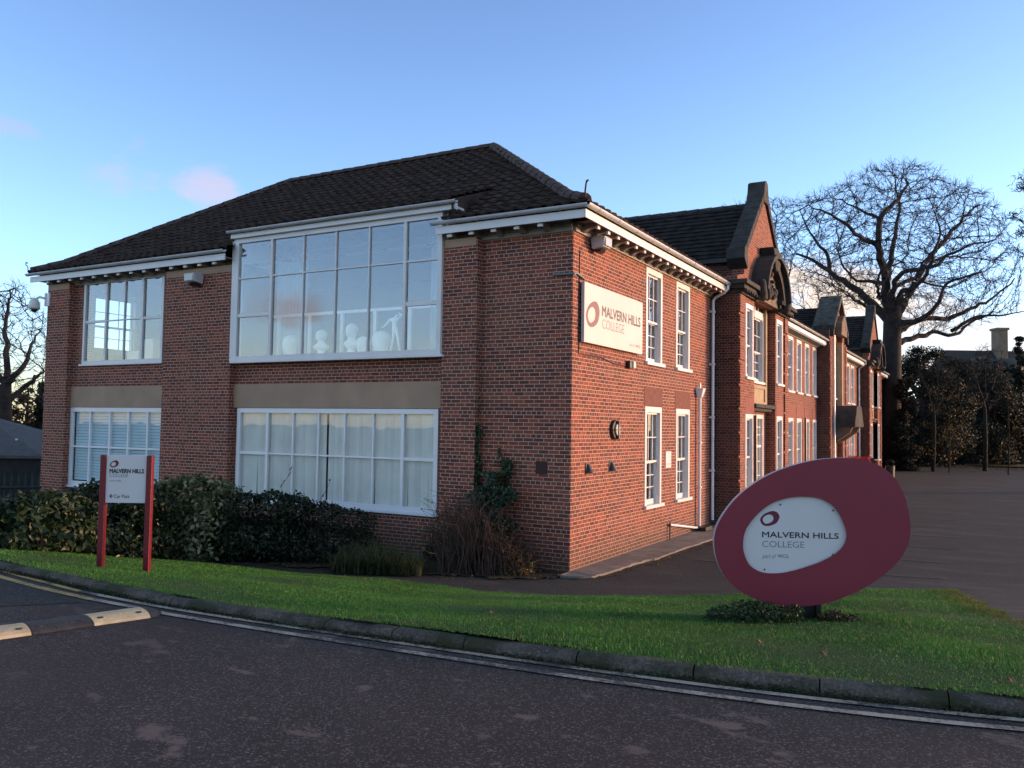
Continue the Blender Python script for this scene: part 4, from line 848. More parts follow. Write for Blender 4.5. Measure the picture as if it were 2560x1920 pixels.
# ------------------------------------------------------------------ two-post direction sign
G1 = ground(250, 1421); th1 = YAW+.04; u1d = np.array([math.cos(th1), math.sin(th1), 0]); n1d = np.array([math.sin(th1), -math.cos(th1), 0]); P1 = G1.copy()
TP = lambda u, w, z: tuple(P1+u1d*u+n1d*w+np.array([0, 0, z]))
def puz(x, y, w=0.0):
    p = onpl(*zL(x, y), P1+n1d*w, n1d)-P1; return np.array([np.dot(p, u1d), p[2]])
ps = thing('direction_sign', G1, 'white direction board between two crimson posts in front of the shrubs', 'sign')
T0 = puz(885, 620); lp = (puz(884, 620)[0], puz(922, 620)[0]); rp = (puz(1272, 622)[0], puz(1328, 622)[0]); pz = T0[1]; pw = (rp[1]-rp[0])*.86
for a in (lp[1]-pw, rp[0]):
    mb = MB(TP); mb.box(a, a+pw, -.07, .02, -.35, pz+.01); mb.build('post', REDP, ps, bevel=.006)
b0, t0 = puz(1080, 1028)[1], puz(1080, 616)[1]; mb = MB(TP); mb.box(lp[1], rp[0], -.05, .0, b0, t0); pan = mb.build('board', PANELW, ps, bevel=.004)
def plet(body, x0, y0, x1, y1, m, **k):
    a, b = puz(x0, y1), puz(x1, y0); lettering(TP, body, a[0], b[0], a[1], b[1], .0022, m, pan, **k)
plet('MALVERN HILLS', 948, 736, 1244, 768, INKD, off=.05); plet('COLLEGE', 948, 776, 1108, 804, INKG, off=-.012); plet('part of', 950, 828, 1000, 846, INKG, shear=.3); plet('WCG', 1008, 829, 1046, 843, INKD); plet('Car Park', 985, 955, 1122, 986, INKD)
a, b = puz(950, 720), puz(1027, 660); logo(TP, (a[0], b[0], a[1], b[1]), .001, INKR2, pan)
a = puz(945, 968); e = puz(975, 968); dz = .014; mb = MB(TP); mb.prism([(a[0], a[1]), (a[0]+.022, a[1]+.026), (a[0]+.030, a[1]+.020), (a[0]+.018, a[1]+.005), (e[0], a[1]+.005), (e[0], a[1]-.005), (a[0]+.018, a[1]-.005), (a[0]+.030, a[1]-.020), (a[0]+.022, a[1]-.026)], lambda p, q, w: (p, w, q), .001, .0024); mb.build('arrow', INKD, pan)
# ------------------------------------------------------------------ name board on the sunlit wall
z4 = lambda x, y: (1380+x*.23508, 620+y*.23508)
ws = thing('wall_sign', (.05, 1.9, 4.42), 'wide white name board with red ring logo fixed high on the sunlit wall', 'sign')
TW = TR(0.0); mb = MB(TW); mb.box(.30, 3.44, .04, .11, 4.42, 5.60); bd = mb.build('board', mat('cream sign board', (.53, .50, .47), .45, .04, 1.5), ws, bevel=.006)
for u in (.6, 1.9, 3.1): mb = MB(TW); mb.box(u-.03, u+.03, .0, .039, 4.5, 5.5); mb.build('rail', BLACK, ws)
def wyz(x, y): p = on(*z4(x, y), 0, .11); return p[1], p[2]
def wlet(body, x0, y0, x1, y1, m, **k):   # (x0,y0) bottom-left, (x1,y1) top-right in the close-up
    a, b = wyz(x0, y0), wyz(x1, y1); lettering(TW, body, a[0], b[0], a[1], b[1], .1125, m, bd, **k)
wlet('MALVERN HILLS', 533, 722, 938, 745, INKD, off=.04); wlet('COLLEGE', 533, 855, 770, 820, INKG, off=-.012); wlet('part of', 822, 1050, 878, 1022, INKG, shear=.3); wlet('WCG', 890, 1058, 935, 1038, INKD)
a0 = wyz(362, 700); a1 = wyz(505, 700); zt = wyz(460, 568)[1]; zb = wyz(425, 842)[1]; logo(TW, (a0[0], a1[0], zb, zt), .1108, INKR2, bd)
# ------------------------------------------------------------------ fixtures on the walls
def floodlight(T, u, z, label):
    p = T(u, .2, z); t = thing('floodlight', p, label, 'floodlight', 'grey floodlights under the eaves')
    mb = MB(T); mb.prism([(.02, z+.07), (.05, z-.14), (.30, z-.10), (.34, z+.10), (.10, z+.14)], lambda w, zz, uu: (uu, w, zz), u-.18, u+.18); mb.build('housing', UPVC2, t, bevel=.012)
    mb = MB(T); mb.box(u-.15, u+.15, .31, .345, z-.08, z+.08); mb.build('lens', mat('floodlight lens', (.5, .5, .47), .25, .05), t, bevel=.005)
    mb = MB(T); mb.prism([(.06, z-.141), (.10, z-.2), (.2, z-.19), (.24, z-.125)], lambda w, zz, uu: (uu, w, zz), u-.1, u+.1); mb.build('sensor', BLACK, t)
p = on(1500, 608, 0, .15); floodlight(TR(0.0), p[1], p[2], 'grey floodlight below the eaves of the sunlit end wall')
p = on(487, 690, 1, -.35); floodlight(TF(-.2), p[0], 6.30, 'grey floodlight at the top of the brick pier between the big windows')
# dome camera at the left corner
p = on(98, 787, 1, -.45); c = np.array([XL-.36, -.30, 5.98]); t = thing('dome_camera', c, 'white dome security camera on a corner bracket of the shaded wall', 'security camera')
mb = MB(); mb.box(XL-.02, XL+.12, -.24, -.201, 5.98, 6.35); mb.box(XL-.05, XL-.021, -.27, .02, 5.98, 6.35); mb.tube([(XL-.04, -.26, 6.2), (XL-.2, -.32, 6.24), (XL-.34, -.36, 6.18)], .035, 8); mb.build('bracket', UPVC, t)
mb = MB(); x, y = XL-.36, -.37; mb.rings([(x, y, 6.22, .03, .03), (x, y, 6.19, .09, .09), (x, y, 6.08, .145, .145), (x, y, 5.92, .15, .15), (x, y, 5.90, .13, .13)], 18); mb.build('hood', UPVC, t, smooth=True)
mb = MB(); mb.rings([(x, y, 5.899, .10, .10), (x, y, 5.85, .085, .085), (x, y, 5.81, .04, .04), (x, y, 5.80, .01, .01)], 16); mb.build('dome', mat('smoked dome', (.02, .02, .025), .08, .1), t, smooth=True)
# bulkhead lamp
zz5 = lambda x, y: (1380+x*.23508, 940+y*.23508)
p = on(*zz5(682, 572), 0, .06); t = thing('bulkhead_lamp', (0, p[1], p[2]), 'black oval caged bulkhead lamp on the sunlit wall', 'wall lamp')
el = lambda a, b, n=22: [(p[1]+a*math.cos(q), p[2]+b*math.sin(q)) for q in np.linspace(0, 2*math.pi, n+1)[:-1]]
mb = MB(TR(0.0)); mb.prism(el(.20, .21), lambda a, b, w: (a, w, b), .0, .075); mb.build('base', BLACK, t, bevel=.015)
mb = MB(TR(0.0)); mb.rings([(p[1], 0, 0, .01, .01)], 3) if 0 else mb.prism(el(.12, .13), lambda a, b, w: (a, w, b), .076, .115); mb.build('glass_cover', mat('frosted lamp cover', (.42, .40, .34), .4, .1), t, bevel=.02)
mb = MB(TR(0.0)); mb.box(p[1]-.015, p[1]+.015, .076, .13, p[2]-.19, p[2]+.19); mb.box(p[1]-.17, p[1]+.17, .117, .131, p[2]-.012, p[2]+.012); mb.build('cage', BLACK, t)
for (px, py), lb in (((400, 985), 'black cowl vent nearer the shaded corner, low on the sunlit wall'), ((648, 962), 'black cowl vent directly below the oval bulkhead lamp')):
    p = on(*zz5(px, py), 0, .05); t = thing('cowl_vent', (0, p[1], p[2]), lb, 'vent', 'black cowl vents low on the sunlit wall')
    mb = MB(TR(0.0)); mb.box(p[1]-.11, p[1]+.11, .0, .018, p[2]-.11, p[2]+.11); mb.build('flange', BLACK, t)
    mb = MB(TR(0.0)); n = 9; vs = [(p[1]+.09*math.cos(q), .019+.11*math.sin(q)*1.0, p[2]-.09) for q in np.linspace(0, math.pi, n)]+[(p[1]+.05*math.cos(q), .019+.02*math.sin(q), p[2]+.09) for q in np.linspace(0, math.pi, n)]
    mb.add(vs, [(i, i+1, n+i+1, n+i) for i in range(n-1)]); mb.build('cowl', BLACK, t, smooth=True)
p = on(*zz5(1240, 888), 0, .02); t = thing('notice_plaque', (0, p[1], p[2]), 'small white plaque between the two ground floor sash windows', 'plaque')
mb = MB(TR(0.0)); mb.box(p[1]-.20, p[1]+.20, .0, .02, p[2]-.20, p[2]+.20); pl = mb.build('plate', PANELW, t, bevel=.003)
mb = MB(TR(0.0))
for k in range(5): mb.box(p[1]-.16+k*.068, p[1]-.16+k*.068+.05, .0205, .0215, p[2]-.12, p[2]-.10)
mb.build('faint_text', INKG, pl)
p = on(*z4(845, 1243), 0, .08); t = thing('alarm_box', (0, p[1], p[2]), 'small cream and black security light under the wall name board', 'security light')
mb = MB(TR(0.0)); mb.box(p[1]-.12, p[1]+.02, .0, .10, p[2]-.08, p[2]+.08); mb.build('back_box', BLACK, t, bevel=.01); mb = MB(TR(0.0)); mb.box(p[1]+.021, p[1]+.15, .02, .13, p[2]-.07, p[2]+.08); mb.build('lamp_head', CREAM, t, bevel=.012)
# cables and the little conduit round the corner
pc = [on(*z4(*q), 0, .012) for q in ((296, 20), (292, 300), (288, 700), (285, 1120))]; pc2 = [on(*z4(*q), 0, .012) for q in ((285, 1120), (400, 1140), (530, 1165), (640, 1225), (800, 1262))]
mb = MB(); mb.tube(pc+pc2[1:], .009, 5); o = mb.build('cable', BLACK, loc=pc[0], label='thin black cable running down past the white name board on the sunlit wall', cat='cable')
p0 = on(1383, 687, 1, -.03); p1 = on(1432, 684, 1, -.03); mb = MB(); mb.tube([p0, p1, (0.03, -.03, p1[2]+.005), (.03, .12, p1[2]+.03), (.03, .5, p1[2]-.03)], .022, 8); mb.build('conduit', TEAL, loc=p0, label='short grey-green pipe crossing the building corner beside the name board', cat='pipe')
# ------------------------------------------------------------------ speed hump
hA, hB = np.array([.45, -9.60]), np.array([.15, -10.62]); dv = (hB-hA)/np.linalg.norm(hB-hA); pv = np.array([-dv[1], dv[0]])
hz0 = ROADZ; hp = thing('speed_hump', (*hA, hz0), 'low rubber speed hump of alternating yellow and black sections across the road', 'speed hump')
def hump(s0, s1, m, end=0):
    mb = MB(); n = 9; half = .19; rows = []
    ss = [s0+.004, s1-.004] if not end else [s0+.004, (s0+s1)/2, s1-.02]
    for k, s in enumerate(ss):
        sc = 1 if not end else (1, .9, .25)[k]
        rows.append([(*(hA+dv*s+pv*half*math.cos(q)*(1 if not end else (1, .92, .5)[k])), hz0+.002+.055*sc*math.sin(q)) for q in np.linspace(0, math.pi, n)])
    vs = [p for r in rows for p in r]; fs = [(r*n+i, r*n+i+1, (r+1)*n+i+1, (r+1)*n+i) for r in range(len(rows)-1) for i in range(n-1)]+[tuple(range(n)), tuple(range((len(rows)-1)*n, len(rows)*n))]
    mb.add(vs, fs); s = mb.build('hump_section', m, hp, smooth=False)
    if not end:
        b = MB()
        for f in (.16, .84):
            for w in (-.09, .10):
                c = hA+dv*(s0+(s1-s0)*f)+pv*w; hgt = hz0+.055*math.sqrt(1-(w/.19)**2)
                b.rings([(*c, hgt-.02, .028, .028), (*c, hgt+.004, .026, .026)], 8)
        b.build('bolt_holes', RUBBER, s)
L0 = on(433, 1538, 2, 1.1)[:2]; s = .0
hump(.0, -.12, RUBBER, 1)
for k in range(9): hump(s, s+.46, YELLOWP if k % 2 == 0 else RUBBER); s += .46
# ------------------------------------------------------------------ plaster casts behind the big window
sh = MB(TF(0)); sh.box(-8.7, -3.0, -1.25, -.02, 4.26, 4.33); sh.build('window_board', WHITE, nb)
mb = MB()
ry = .75; 
for px in (470, 735, 1015, 1300, 1600):
    x = float(on(*z2(px, 1200), 1, ry)[0]); mb.box(x-.045, x+.045, ry, ry+.05, 4.33, 5.36)
xa_, xb_ = float(on(*z2(430, 1090), 1, ry)[0]), -2.95; mb.box(xa_, xb_, ry-.01, ry+.06, 5.361, 5.43)
mb.build('display_rail', WHITE, loc=(-6, ry, 4.33), label='white post-and-rail frame standing behind the plaster casts', cat='frame')
def bust(px, z_top_px, z_bot_px, label, shoulders=True, y=.22, wide=1.0, bald=True):
    x = float(on(*z2(px, z_bot_px), 1, y)[0]); zt = float(on(*z2(px, z_top_px), 1, y)[2]); z0 = 4.331; H = zt-z0; n = 20; rs = []
    if shoulders: prof = [(0, .20, .16, 0), (.06, .21, .17, 0), (.10, .13, .12, 0), (.18, .15, .13, 0), (.26, .36, .20, 0), (.34, .40, .22, 0), (.42, .30, .19, 0), (.47, .16, .15, .01), (.55, .135, .145, .0), (.60, .16, .19, -.03), (.68, .19, .225, -.03), (.78, .215, .25, -.01), (.88, .205, .24, .01), (.95, .15, .18, .02), (1.0, .05, .06, .02)]
    else: prof = [(0, .26, .26, 0), (.08, .28, .28, 0), (.2, .29, .32, -.02), (.4, .33, .38, -.03), (.6, .37, .42, -.01), (.8, .35, .40, .02), (.92, .26, .30, .03), (1, .08, .1, .03)]
    vs = []
    for t, rx, ry_, dy in prof:
        for j in range(n):
            a = 2*math.pi*j/n; ca, sa = math.cos(a), math.sin(a); r = 1.0
            if t > (.56 if shoulders else .15) and sa < -.8:      # face side: nose, brow, chin
                tt = (t-.56)/.44 if shoulders else (t-.1)/.9
                r += .16*math.exp(-((tt-.38)/.12)**2)*max(0, (-sa-.85)/.15)-.05*math.exp(-((tt-.55)/.07)**2)+.05*math.exp(-((tt-.1)/.08)**2)
            vs.append((x+H*wide*rx*r*ca, y+H*(dy+ry_*r*sa), z0+H*t))
    mb = MB(); k = len(prof); mb.add(vs, [(i*n+j, i*n+(j+1) % n, (i+1)*n+(j+1) % n, (i+1)*n+j) for i in range(k-1) for j in range(n)]+[tuple(range(n))[::-1], tuple(range((k-1)*n, k*n))])
    o = mb.build('plaster_bust', PLASTER, loc=(x, y, z0), smooth=True, label=label, cat='bust', group='white plaster casts in the upstairs window'); s = o.modifiers.new('s', 'SUBSURF'); s.levels = s.render_levels = 1
bust(572, 1236, 1378, 'white plaster head, leftmost cast on the window ledge', False, wide=.95)
bust(840, 1190, 1368, 'white plaster bust with wide shoulders, second cast from the left')
bust(1103, 1134, 1360, 'tallest white plaster bust with a draped chest, in the middle of the ledge', wide=.8)
bust(1203, 1246, 1360, 'small plain white plaster head beside the tallest bust', False, wide=1.05)
bust(1360, 1198, 1342, 'broad round white plaster head between the small head and the figure', False, y=.5, wide=1.15)
def statuette():
    y = .25; P = lambda px, py, dy=0: np.array(on(*z2(px, py), 1, y+dy)); 
    base = P(1475, 1345); o0 = np.array([base[0], y, 4.331])
    J = {'pel': P(1478, 1185), 'waist': P(1474, 1150), 'chest': P(1472, 1105), 'neck': P(1485, 1082), 'head': P(1498, 1058), 'ls': P(1440, 1100), 'le': P(1405, 1140), 'lh': P(1362, 1176), 'rs': P(1508, 1092), 're': P(1540, 1062, .05), 'rh': P(1505, 1046, .08), 'lk': P(1462, 1260, -.03), 'la': P(1440, 1335), 'lf': P(1428, 1342, -.06), 'lh_': P(1466, 1195), 'rh_': P(1492, 1195), 'rk': P(1502, 1262), 'ra': P(1518, 1335), 'rf': P(1524, 1342, -.06)}
    for k in ('la', 'ra'): J[k][2] = 4.37
    for k in ('lf', 'rf'): J[k][2] = 4.345
    E = [('pel', 'waist'), ('waist', 'chest'), ('chest', 'neck'), ('neck', 'head'), ('chest', 'ls'), ('ls', 'le'), ('le', 'lh'), ('chest', 'rs'), ('rs', 're'), ('re', 'rh'), ('pel', 'lh_'), ('lh_', 'lk'), ('lk', 'la'), ('la', 'lf'), ('pel', 'rh_'), ('rh_', 'rk'), ('rk', 'ra'), ('ra', 'rf')]
    rad = dict(pel=.055, waist=.05, chest=.065, neck=.025, head=.05, ls=.032, le=.023, lh=.016, rs=.032, re=.023, rh=.016, lh_=.045, lk=.030, la=.019, lf=.016, rh_=.045, rk=.030, ra=.019, rf=.016)
    ks = list(J); me = bpy.data.meshes.new('plaster_figure'); me.from_pydata([tuple(J[k]-o0) for k in ks], [(ks.index(a), ks.index(b)) for a, b in E], []); ob = bpy.data.objects.new('plaster_figure', me); COL.objects.link(ob); ob.location = tuple(o0)
    sm = ob.modifiers.new('skin', 'SKIN'); 
    for i, k in enumerate(ks): me.skin_vertices[0].data[i].radius = (rad[k], rad[k]); me.skin_vertices[0].data[i].use_root = (k == 'pel')
    ss = ob.modifiers.new('s', 'SUBSURF'); ss.levels = ss.render_levels = 1; me.materials.append(PLASTER)
    dg = bpy.context.evaluated_depsgraph_get(); dg.update(); m2 = bpy.data.meshes.new_from_object(ob.evaluated_get(dg)); ob.modifiers.clear(); ob.data = m2; m2.polygons.foreach_set('use_smooth', [True]*len(m2.polygons))
    if not m2.materials: m2.materials.append(PLASTER)
    tag(ob, 'white plaster nude figure with one arm stretched down and the other raised', 'statuette', 'white plaster casts in the upstairs window')
statuette()
# curtains and blinds
def curtain(x0, x1, y, z0, z1, label, m=CURT, pleat=.13, dep=.05, name='curtain', cat='curtain'):
    mb = MB(); n = max(8, int((x1-x0)/.02)); xs = np.linspace(x0, x1, n); vs = []
    for z in (z0, (z0+z1)/2, z1): vs += [(x, y+dep*math.sin(2*math.pi*x/pleat+.8*math.sin(x*9+z*.3)), z) for x in xs]
    mb.add(vs, [(r*n+i, r*n+i+1, (r+1)*n+i+1, (r+1)*n+i) for r in range(2) for i in range(n-1)]); o = mb.build(name, m, loc=(x0, y, z0), smooth=True, fix=False, label=label, cat=cat); s = o.modifiers.new('t', 'SOLIDIFY'); s.thickness = .004
curtain(-3.85, -2.95, .75, 4.35, 6.95, 'blue-grey pleated curtain at the right end of the upstairs big window')
curtain(-8.6, -7.6, .9, 4.35, 6.95, 'blue-grey pleated curtain at the left end of the upstairs big window')
def vblind(x0, x1, y, z0, z1, label, m, gap=None, slat=.095):
    mb = MB(); x = x0; rk = random.Random(4)
    while x < x1:
        if not (gap and gap[0] < x < gap[1]):
            a = .30+rk.uniform(-.20, .16); sw = rk.uniform(-.03, .03); c, s = math.cos(a)*slat/2, math.sin(a)*slat/2
            mb.add([(x-c+sw, y-s, z0), (x+c+sw, y+s, z0), (x+c, y+s, z1), (x-c, y-s, z1), (x-c+sw, y-s+.002, z0), (x+c+sw, y+s+.002, z0), (x+c, y+s+.002, z1), (x-c, y-s+.002, z1)], [(0, 1, 2, 3), (4, 5, 6, 7), (0, 1, 5, 4), (2, 3, 7, 6), (0, 3, 7, 4), (1, 2, 6, 5)])
        x += slat*.93
    o = mb.build('vertical_blind', m, loc=(x0, y, z1), fix=False, label=label, cat='blind')
gx = float(on(833, 1130, 1, .2)[0]); vblind(-8.85, -3.0, .07, 1.0, 3.12, 'drawn pale vertical blind with a dark slit, behind the wide ground floor window', BLIND, (gx-.06, gx+.03))
mb = MB()
for k in range(26): z = 1.1+k*.08; mb.box(-15.35, -11.6, .08, .095, z, z+.072)
mb.build('slatted_blind', BLINDB, loc=(-15.3, .2, 1.0), label='pale blue horizontal blind behind the lower window left of the brick pier', cat='blind')
for x, w, h, lb in ((-14.0, .45, .30, 'low pale box on the window ledge of the upper left room'), (-13.35, .42, .62, 'tall pale box in the middle of the upper left window'), (-12.6, .6, .42, 'wide pale box at the right end of the upper left window')):
    mb = MB(); mb.box(x, x+w, .62, .98, 4.331, 4.331+h); mb.box(x-.01, x+w+.01, .61, .99, 4.331+h+.001, 4.331+h+.05); mb.build('storage_box', CREAM, loc=(x, .8, 4.33), label=lb, cat='box', group='boxes behind the upper left window')
m_ = MB(); m_.box(-15.2, -11.7, .31, 1.1, 4.27, 4.33); m_.build('window_board', WHITE, nb)
# ------------------------------------------------------------------ foliage
def fast_mesh(name, V, F, m, parent=None, loc=None, smooth=False, **kw):
    """V (n,3) world, F (m,k) ints"""
    org = ORG[parent.name] if parent is not None else np.array(loc, float); V = np.asarray(V, float)-org; F = np.asarray(F); k = F.shape[1]
    me = bpy.data.meshes.new(name); me.vertices.add(len(V)); me.vertices.foreach_set('co', V.ravel()); me.loops.add(F.size); me.loops.foreach_set('vertex_index', F.ravel().astype(np.int32))
    me.polygons.add(len(F)); me.polygons.foreach_set('loop_start', np.arange(0, F.size, k, dtype=np.int32)); 
    me.materials.append(m); me.update(calc_edges=True); me.validate()
    if smooth: me.polygons.foreach_set('use_smooth', [True]*len(me.polygons))
    o = bpy.data.objects.new(name, me); COL.objects.link(o)
    if parent is not None: o.parent = parent
    else: o.location = tuple(org)
    ORG[o.name] = org; return tag(o, kw.get('label'), kw.get('cat'), kw.get('group'), kw.get('kind'))
def leaf_cards(P, Nrm, size, asp=.55, jitter=.7, droop=.2, seed=0):
    """two-triangle-pair leaves (folded along the midrib): P (n,3), outward Nrm (n,3)"""
    r = np.random.default_rng(seed); n = len(P); Nn = Nrm+r.normal(0, jitter, (n, 3)); Nn /= np.linalg.norm(Nn, axis=1)[:, None]
    t = r.normal(0, 1, (n, 3)); t[:, 2] -= droop*2; t -= (t*Nn).sum(1)[:, None]*Nn; t /= np.linalg.norm(t, axis=1)[:, None]; b = np.cross(Nn, t)
    s = size*r.uniform(.6, 1.25, n)[:, None]; w = s*asp
    a = P; tip = P+t*s; m1 = P+t*s*.45; fold = Nn*s*.10
    V = np.stack([a, m1-b*w*.5+fold, tip, m1+b*w*.5+fold], 1).reshape(-1, 3)
    i = np.arange(n)*4; F = np.concatenate([np.stack([i, i+1, i+2], 1), np.stack([i, i+2, i+3], 1)]); return V, F
def lumps_points(lumps, n, seed, shell=(.70, 1.03)):
    """points spread through the outer layer of a group of ellipsoid lumps, none deep inside another lump"""
    r = np.random.default_rng(seed); L = np.array(lumps, float); vol = (L[:, 3]*L[:, 4]*L[:, 5])**(2/3); out = []; nor = []; cnt = 0
    while cnt < n:
        k = r.choice(len(L), n, p=vol/vol.sum()); d = r.normal(0, 1, (n, 3)); d /= np.linalg.norm(d, axis=1)[:, None]
        rad = r.uniform(*shell, n); P = L[k, :3]+d*L[k, 3:]*rad[:, None]
        ok = np.ones(n, bool)
        for j in range(len(L)):
            q = ((P-L[j, :3])/L[j, 3:]); ok &= ~((q*q).sum(1) < .5) | (k == j)
        out.append(P[ok]); nor.append((d/L[k, 3:])[ok]); cnt += ok.sum()
    P = np.concatenate(out)[:n]; N_ = np.concatenate(nor)[:n]; N_ /= np.linalg.norm(N_, axis=1)[:, None]; return P, N_
HR = np.array([math.cos(YAW), math.sin(YAW), 0]); HF = np.array([-math.sin(YAW), math.cos(YAW), 0])
def shrub(name, label, px0, px1, tops, pyb, thick, m, n, size, seed, cat='shrub', group=None, asp=.6, ymax=-.24, stems=True, core=True, jitter=.7, nl=16):
    """tops: list of (px, py) outlining the top of the shrub"""
    B = ground((px0+px1)/2, pyb); dep = float(np.dot(B-CAM, CF))+thick*.45; r = random.Random(seed)
    C0 = at_depth((px0+px1)/2, pyb, dep); C0[2] = gz(C0[0], C0[1]); w = (px1-px0)/FPX*dep; lum = []
    tp = sorted(tops); 
    for i in range(nl):
        f = (i+.5)/nl; px = px0+(px1-px0)*(.06+.88*f); py = np.interp(px, [p[0] for p in tp], [p[1] for p in tp]); top = at_depth(px, py, dep+r.uniform(-.2, .2)*thick)
        h = top[2]-C0[2]; rad = w/nl*r.uniform(1.1, 1.9)+.10*h
        for lv in (0.0, .38, .72):
            rz = h*(.20+.05*r.random()); zc = C0[2]+h*lv+ (rz if lv == 0 else 0); zc = min(zc, top[2]-rz*.95)
            c = at_depth(px, pyb, dep); off = HF*r.uniform(-.3, .35)*thick*(1-.3*lv)+HR*r.uniform(-.15, .15)*rad
            lum.append((c[0]+off[0], c[1]+off[1], zc, rad, thick*(.42-.12*lv), rz))
    t = thing(name, C0, label, cat, group)
    P, N_ = lumps_points(lum, n, seed); ok = P[:, 1] < ymax; ok &= P[:, 2] > gz(P[:, 0], P[:, 1])+.01; P, N_ = P[ok], N_[ok]
    V, F = leaf_cards(P, N_, size, asp, jitter, .3, seed); fast_mesh('foliage', V, F, m, t)
    if stems:
        mb = MB()
        for i in range(14):
            L = lum[r.randrange(len(lum))]; a = np.array([C0[0]+(L[0]-C0[0])*.6, min(C0[1]+(L[1]-C0[1])*.6, ymax), C0[2]-.05]); b = np.array([L[0]+r.uniform(-.5, .5)*L[3], min(L[1], ymax), L[2]+r.uniform(.2, .7)*L[5]]); mb.tube([a, (a+b)/2+np.array([r.uniform(-.08, .08), 0, .05]), b], [.018, .013, .006], 5)
        mb.build('stems', BARK, t, fix=False)
    return t
LF_IVY = leaf_mat('ivy leaf', [(0, (.008, .022, .009)), (.6, (.018, .040, .014)), (.9, (.034, .056, .022)), (1, (.10, .12, .065))], .5, .15)
LF_DARK = leaf_mat('dark evergreen leaf', [(0, (.007, .015, .008)), (.6, (.016, .032, .014)), (1, (.030, .052, .020))], .35)
LF_PALE = leaf_mat('pale variegated leaf', [(0, (.022, .044, .016)), (.4, (.070, .095, .038)), (.75, (.19, .20, .10)), (1, (.36, .34, .20))], .4)
LF_HEDGE = leaf_mat('small dull hedge leaf', [(0, (.010, .014, .008)), (.6, (.024, .030, .014)), (.9, (.045, .045, .020)), (1, (.10, .085, .04))], .5)
LF_STRAP = leaf_mat('strap leaf', [(0, (.024, .040, .014)), (.6, (.055, .070, .024)), (1, (.12, .12, .045))], .5)
LF_CREEP = leaf_mat('creeping leaf', [(0, (.016, .040, .014)), (.6, (.030, .066, .020)), (1, (.055, .095, .03))], .5)
LF_FRESH = leaf_mat('fresh green leaf', [(0, (.030, .060, .014)), (.6, (.060, .105, .022)), (1, (.12, .15, .035))], .45)
LF_YEL = leaf_mat('yellowing leaf', [(0, (.055, .070, .018)), (.5, (.15, .13, .025)), (1, (.27, .19, .04))], .5)
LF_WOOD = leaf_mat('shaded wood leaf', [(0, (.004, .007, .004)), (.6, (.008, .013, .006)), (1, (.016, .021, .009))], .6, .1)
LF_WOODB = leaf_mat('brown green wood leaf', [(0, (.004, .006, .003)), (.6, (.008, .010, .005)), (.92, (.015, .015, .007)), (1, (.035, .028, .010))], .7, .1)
LF_AUT = leaf_mat('autumn leaf', [(0, (.045, .042, .014)), (.5, (.11, .082, .02)), (1, (.20, .13, .035))], .6)
LF_BRN = leaf_mat('brown dead leaf', [(0, (.030, .020, .012)), (.6, (.060, .036, .02)), (1, (.10, .06, .03))], .8)
shrub('ivy_shrub', 'low glossy ivy-like shrub beside the far left corner and green fence', 22, 168, [(22, 1275), (60, 1226), (110, 1222), (150, 1250), (168, 1275)], 1388, 1.5, LF_IVY, 5200, .115, 11)
shrub('laurel_shrub', 'dark green leafy shrub behind the two-post direction board', 140, 395, [(140, 1245), (200, 1212), (250, 1193), (330, 1205), (395, 1225)], 1394, 1.7, LF_DARK, 9000, .105, 12)
shrub('variegated_shrub', 'pale mottled large-leaved shrub right of the direction board', 372, 566, [(372, 1222), (410, 1192), (480, 1172), (530, 1182), (566, 1210)], 1408, 1.6, LF_PALE, 6500, .12, 13)
shrub('evergreen_hedge', 'dark evergreen hedge below the left half of the wide ground floor window', 548, 742, [(548, 1224), (600, 1222), (680, 1220), (742, 1226)], 1410, 1.5, LF_DARK, 8000, .085, 14)
shrub('clipped_hedge', 'dull green small-leaved hedge sloping down under the wide ground floor window', 690, 915, [(690, 1226), (740, 1234), (800, 1250), (880, 1262), (915, 1282)], 1412, 1.4, LF_HEDGE, 10000, .065, 15)
shrub('young_shrub', 'small fresh green shrub under the right corner of the wide window', 1066, 1116, [(1066, 1310), (1090, 1292), (1116, 1315)], 1405, .5, LF_FRESH, 520, .085, 16, nl=5)
shrub('seedling', 'little yellowing seedling in front of the bare brambles', 1258, 1322, [(1258, 1400), (1290, 1384), (1322, 1402)], 1443, .4, LF_YEL, 420, .06, 17, cat='plant', nl=4)
shrub('ground_cover', 'low dark green creeping plant on the lawn under the left of the oval sign', 1772, 2000, [(1772, 1528), (1850, 1505), (1920, 1508), (2000, 1518)], 1562, .6, LF_CREEP, 3600, .038, 18, ymax=50, nl=12)
shrub('weed_patch', 'low weeds on the lawn right of the oval sign foot', 2056, 2150, [(2056, 1530), (2090, 1526), (2150, 1548)], 1566, .45, LF_HEDGE, 1100, .035, 19, cat='weeds', ymax=50, nl=8)
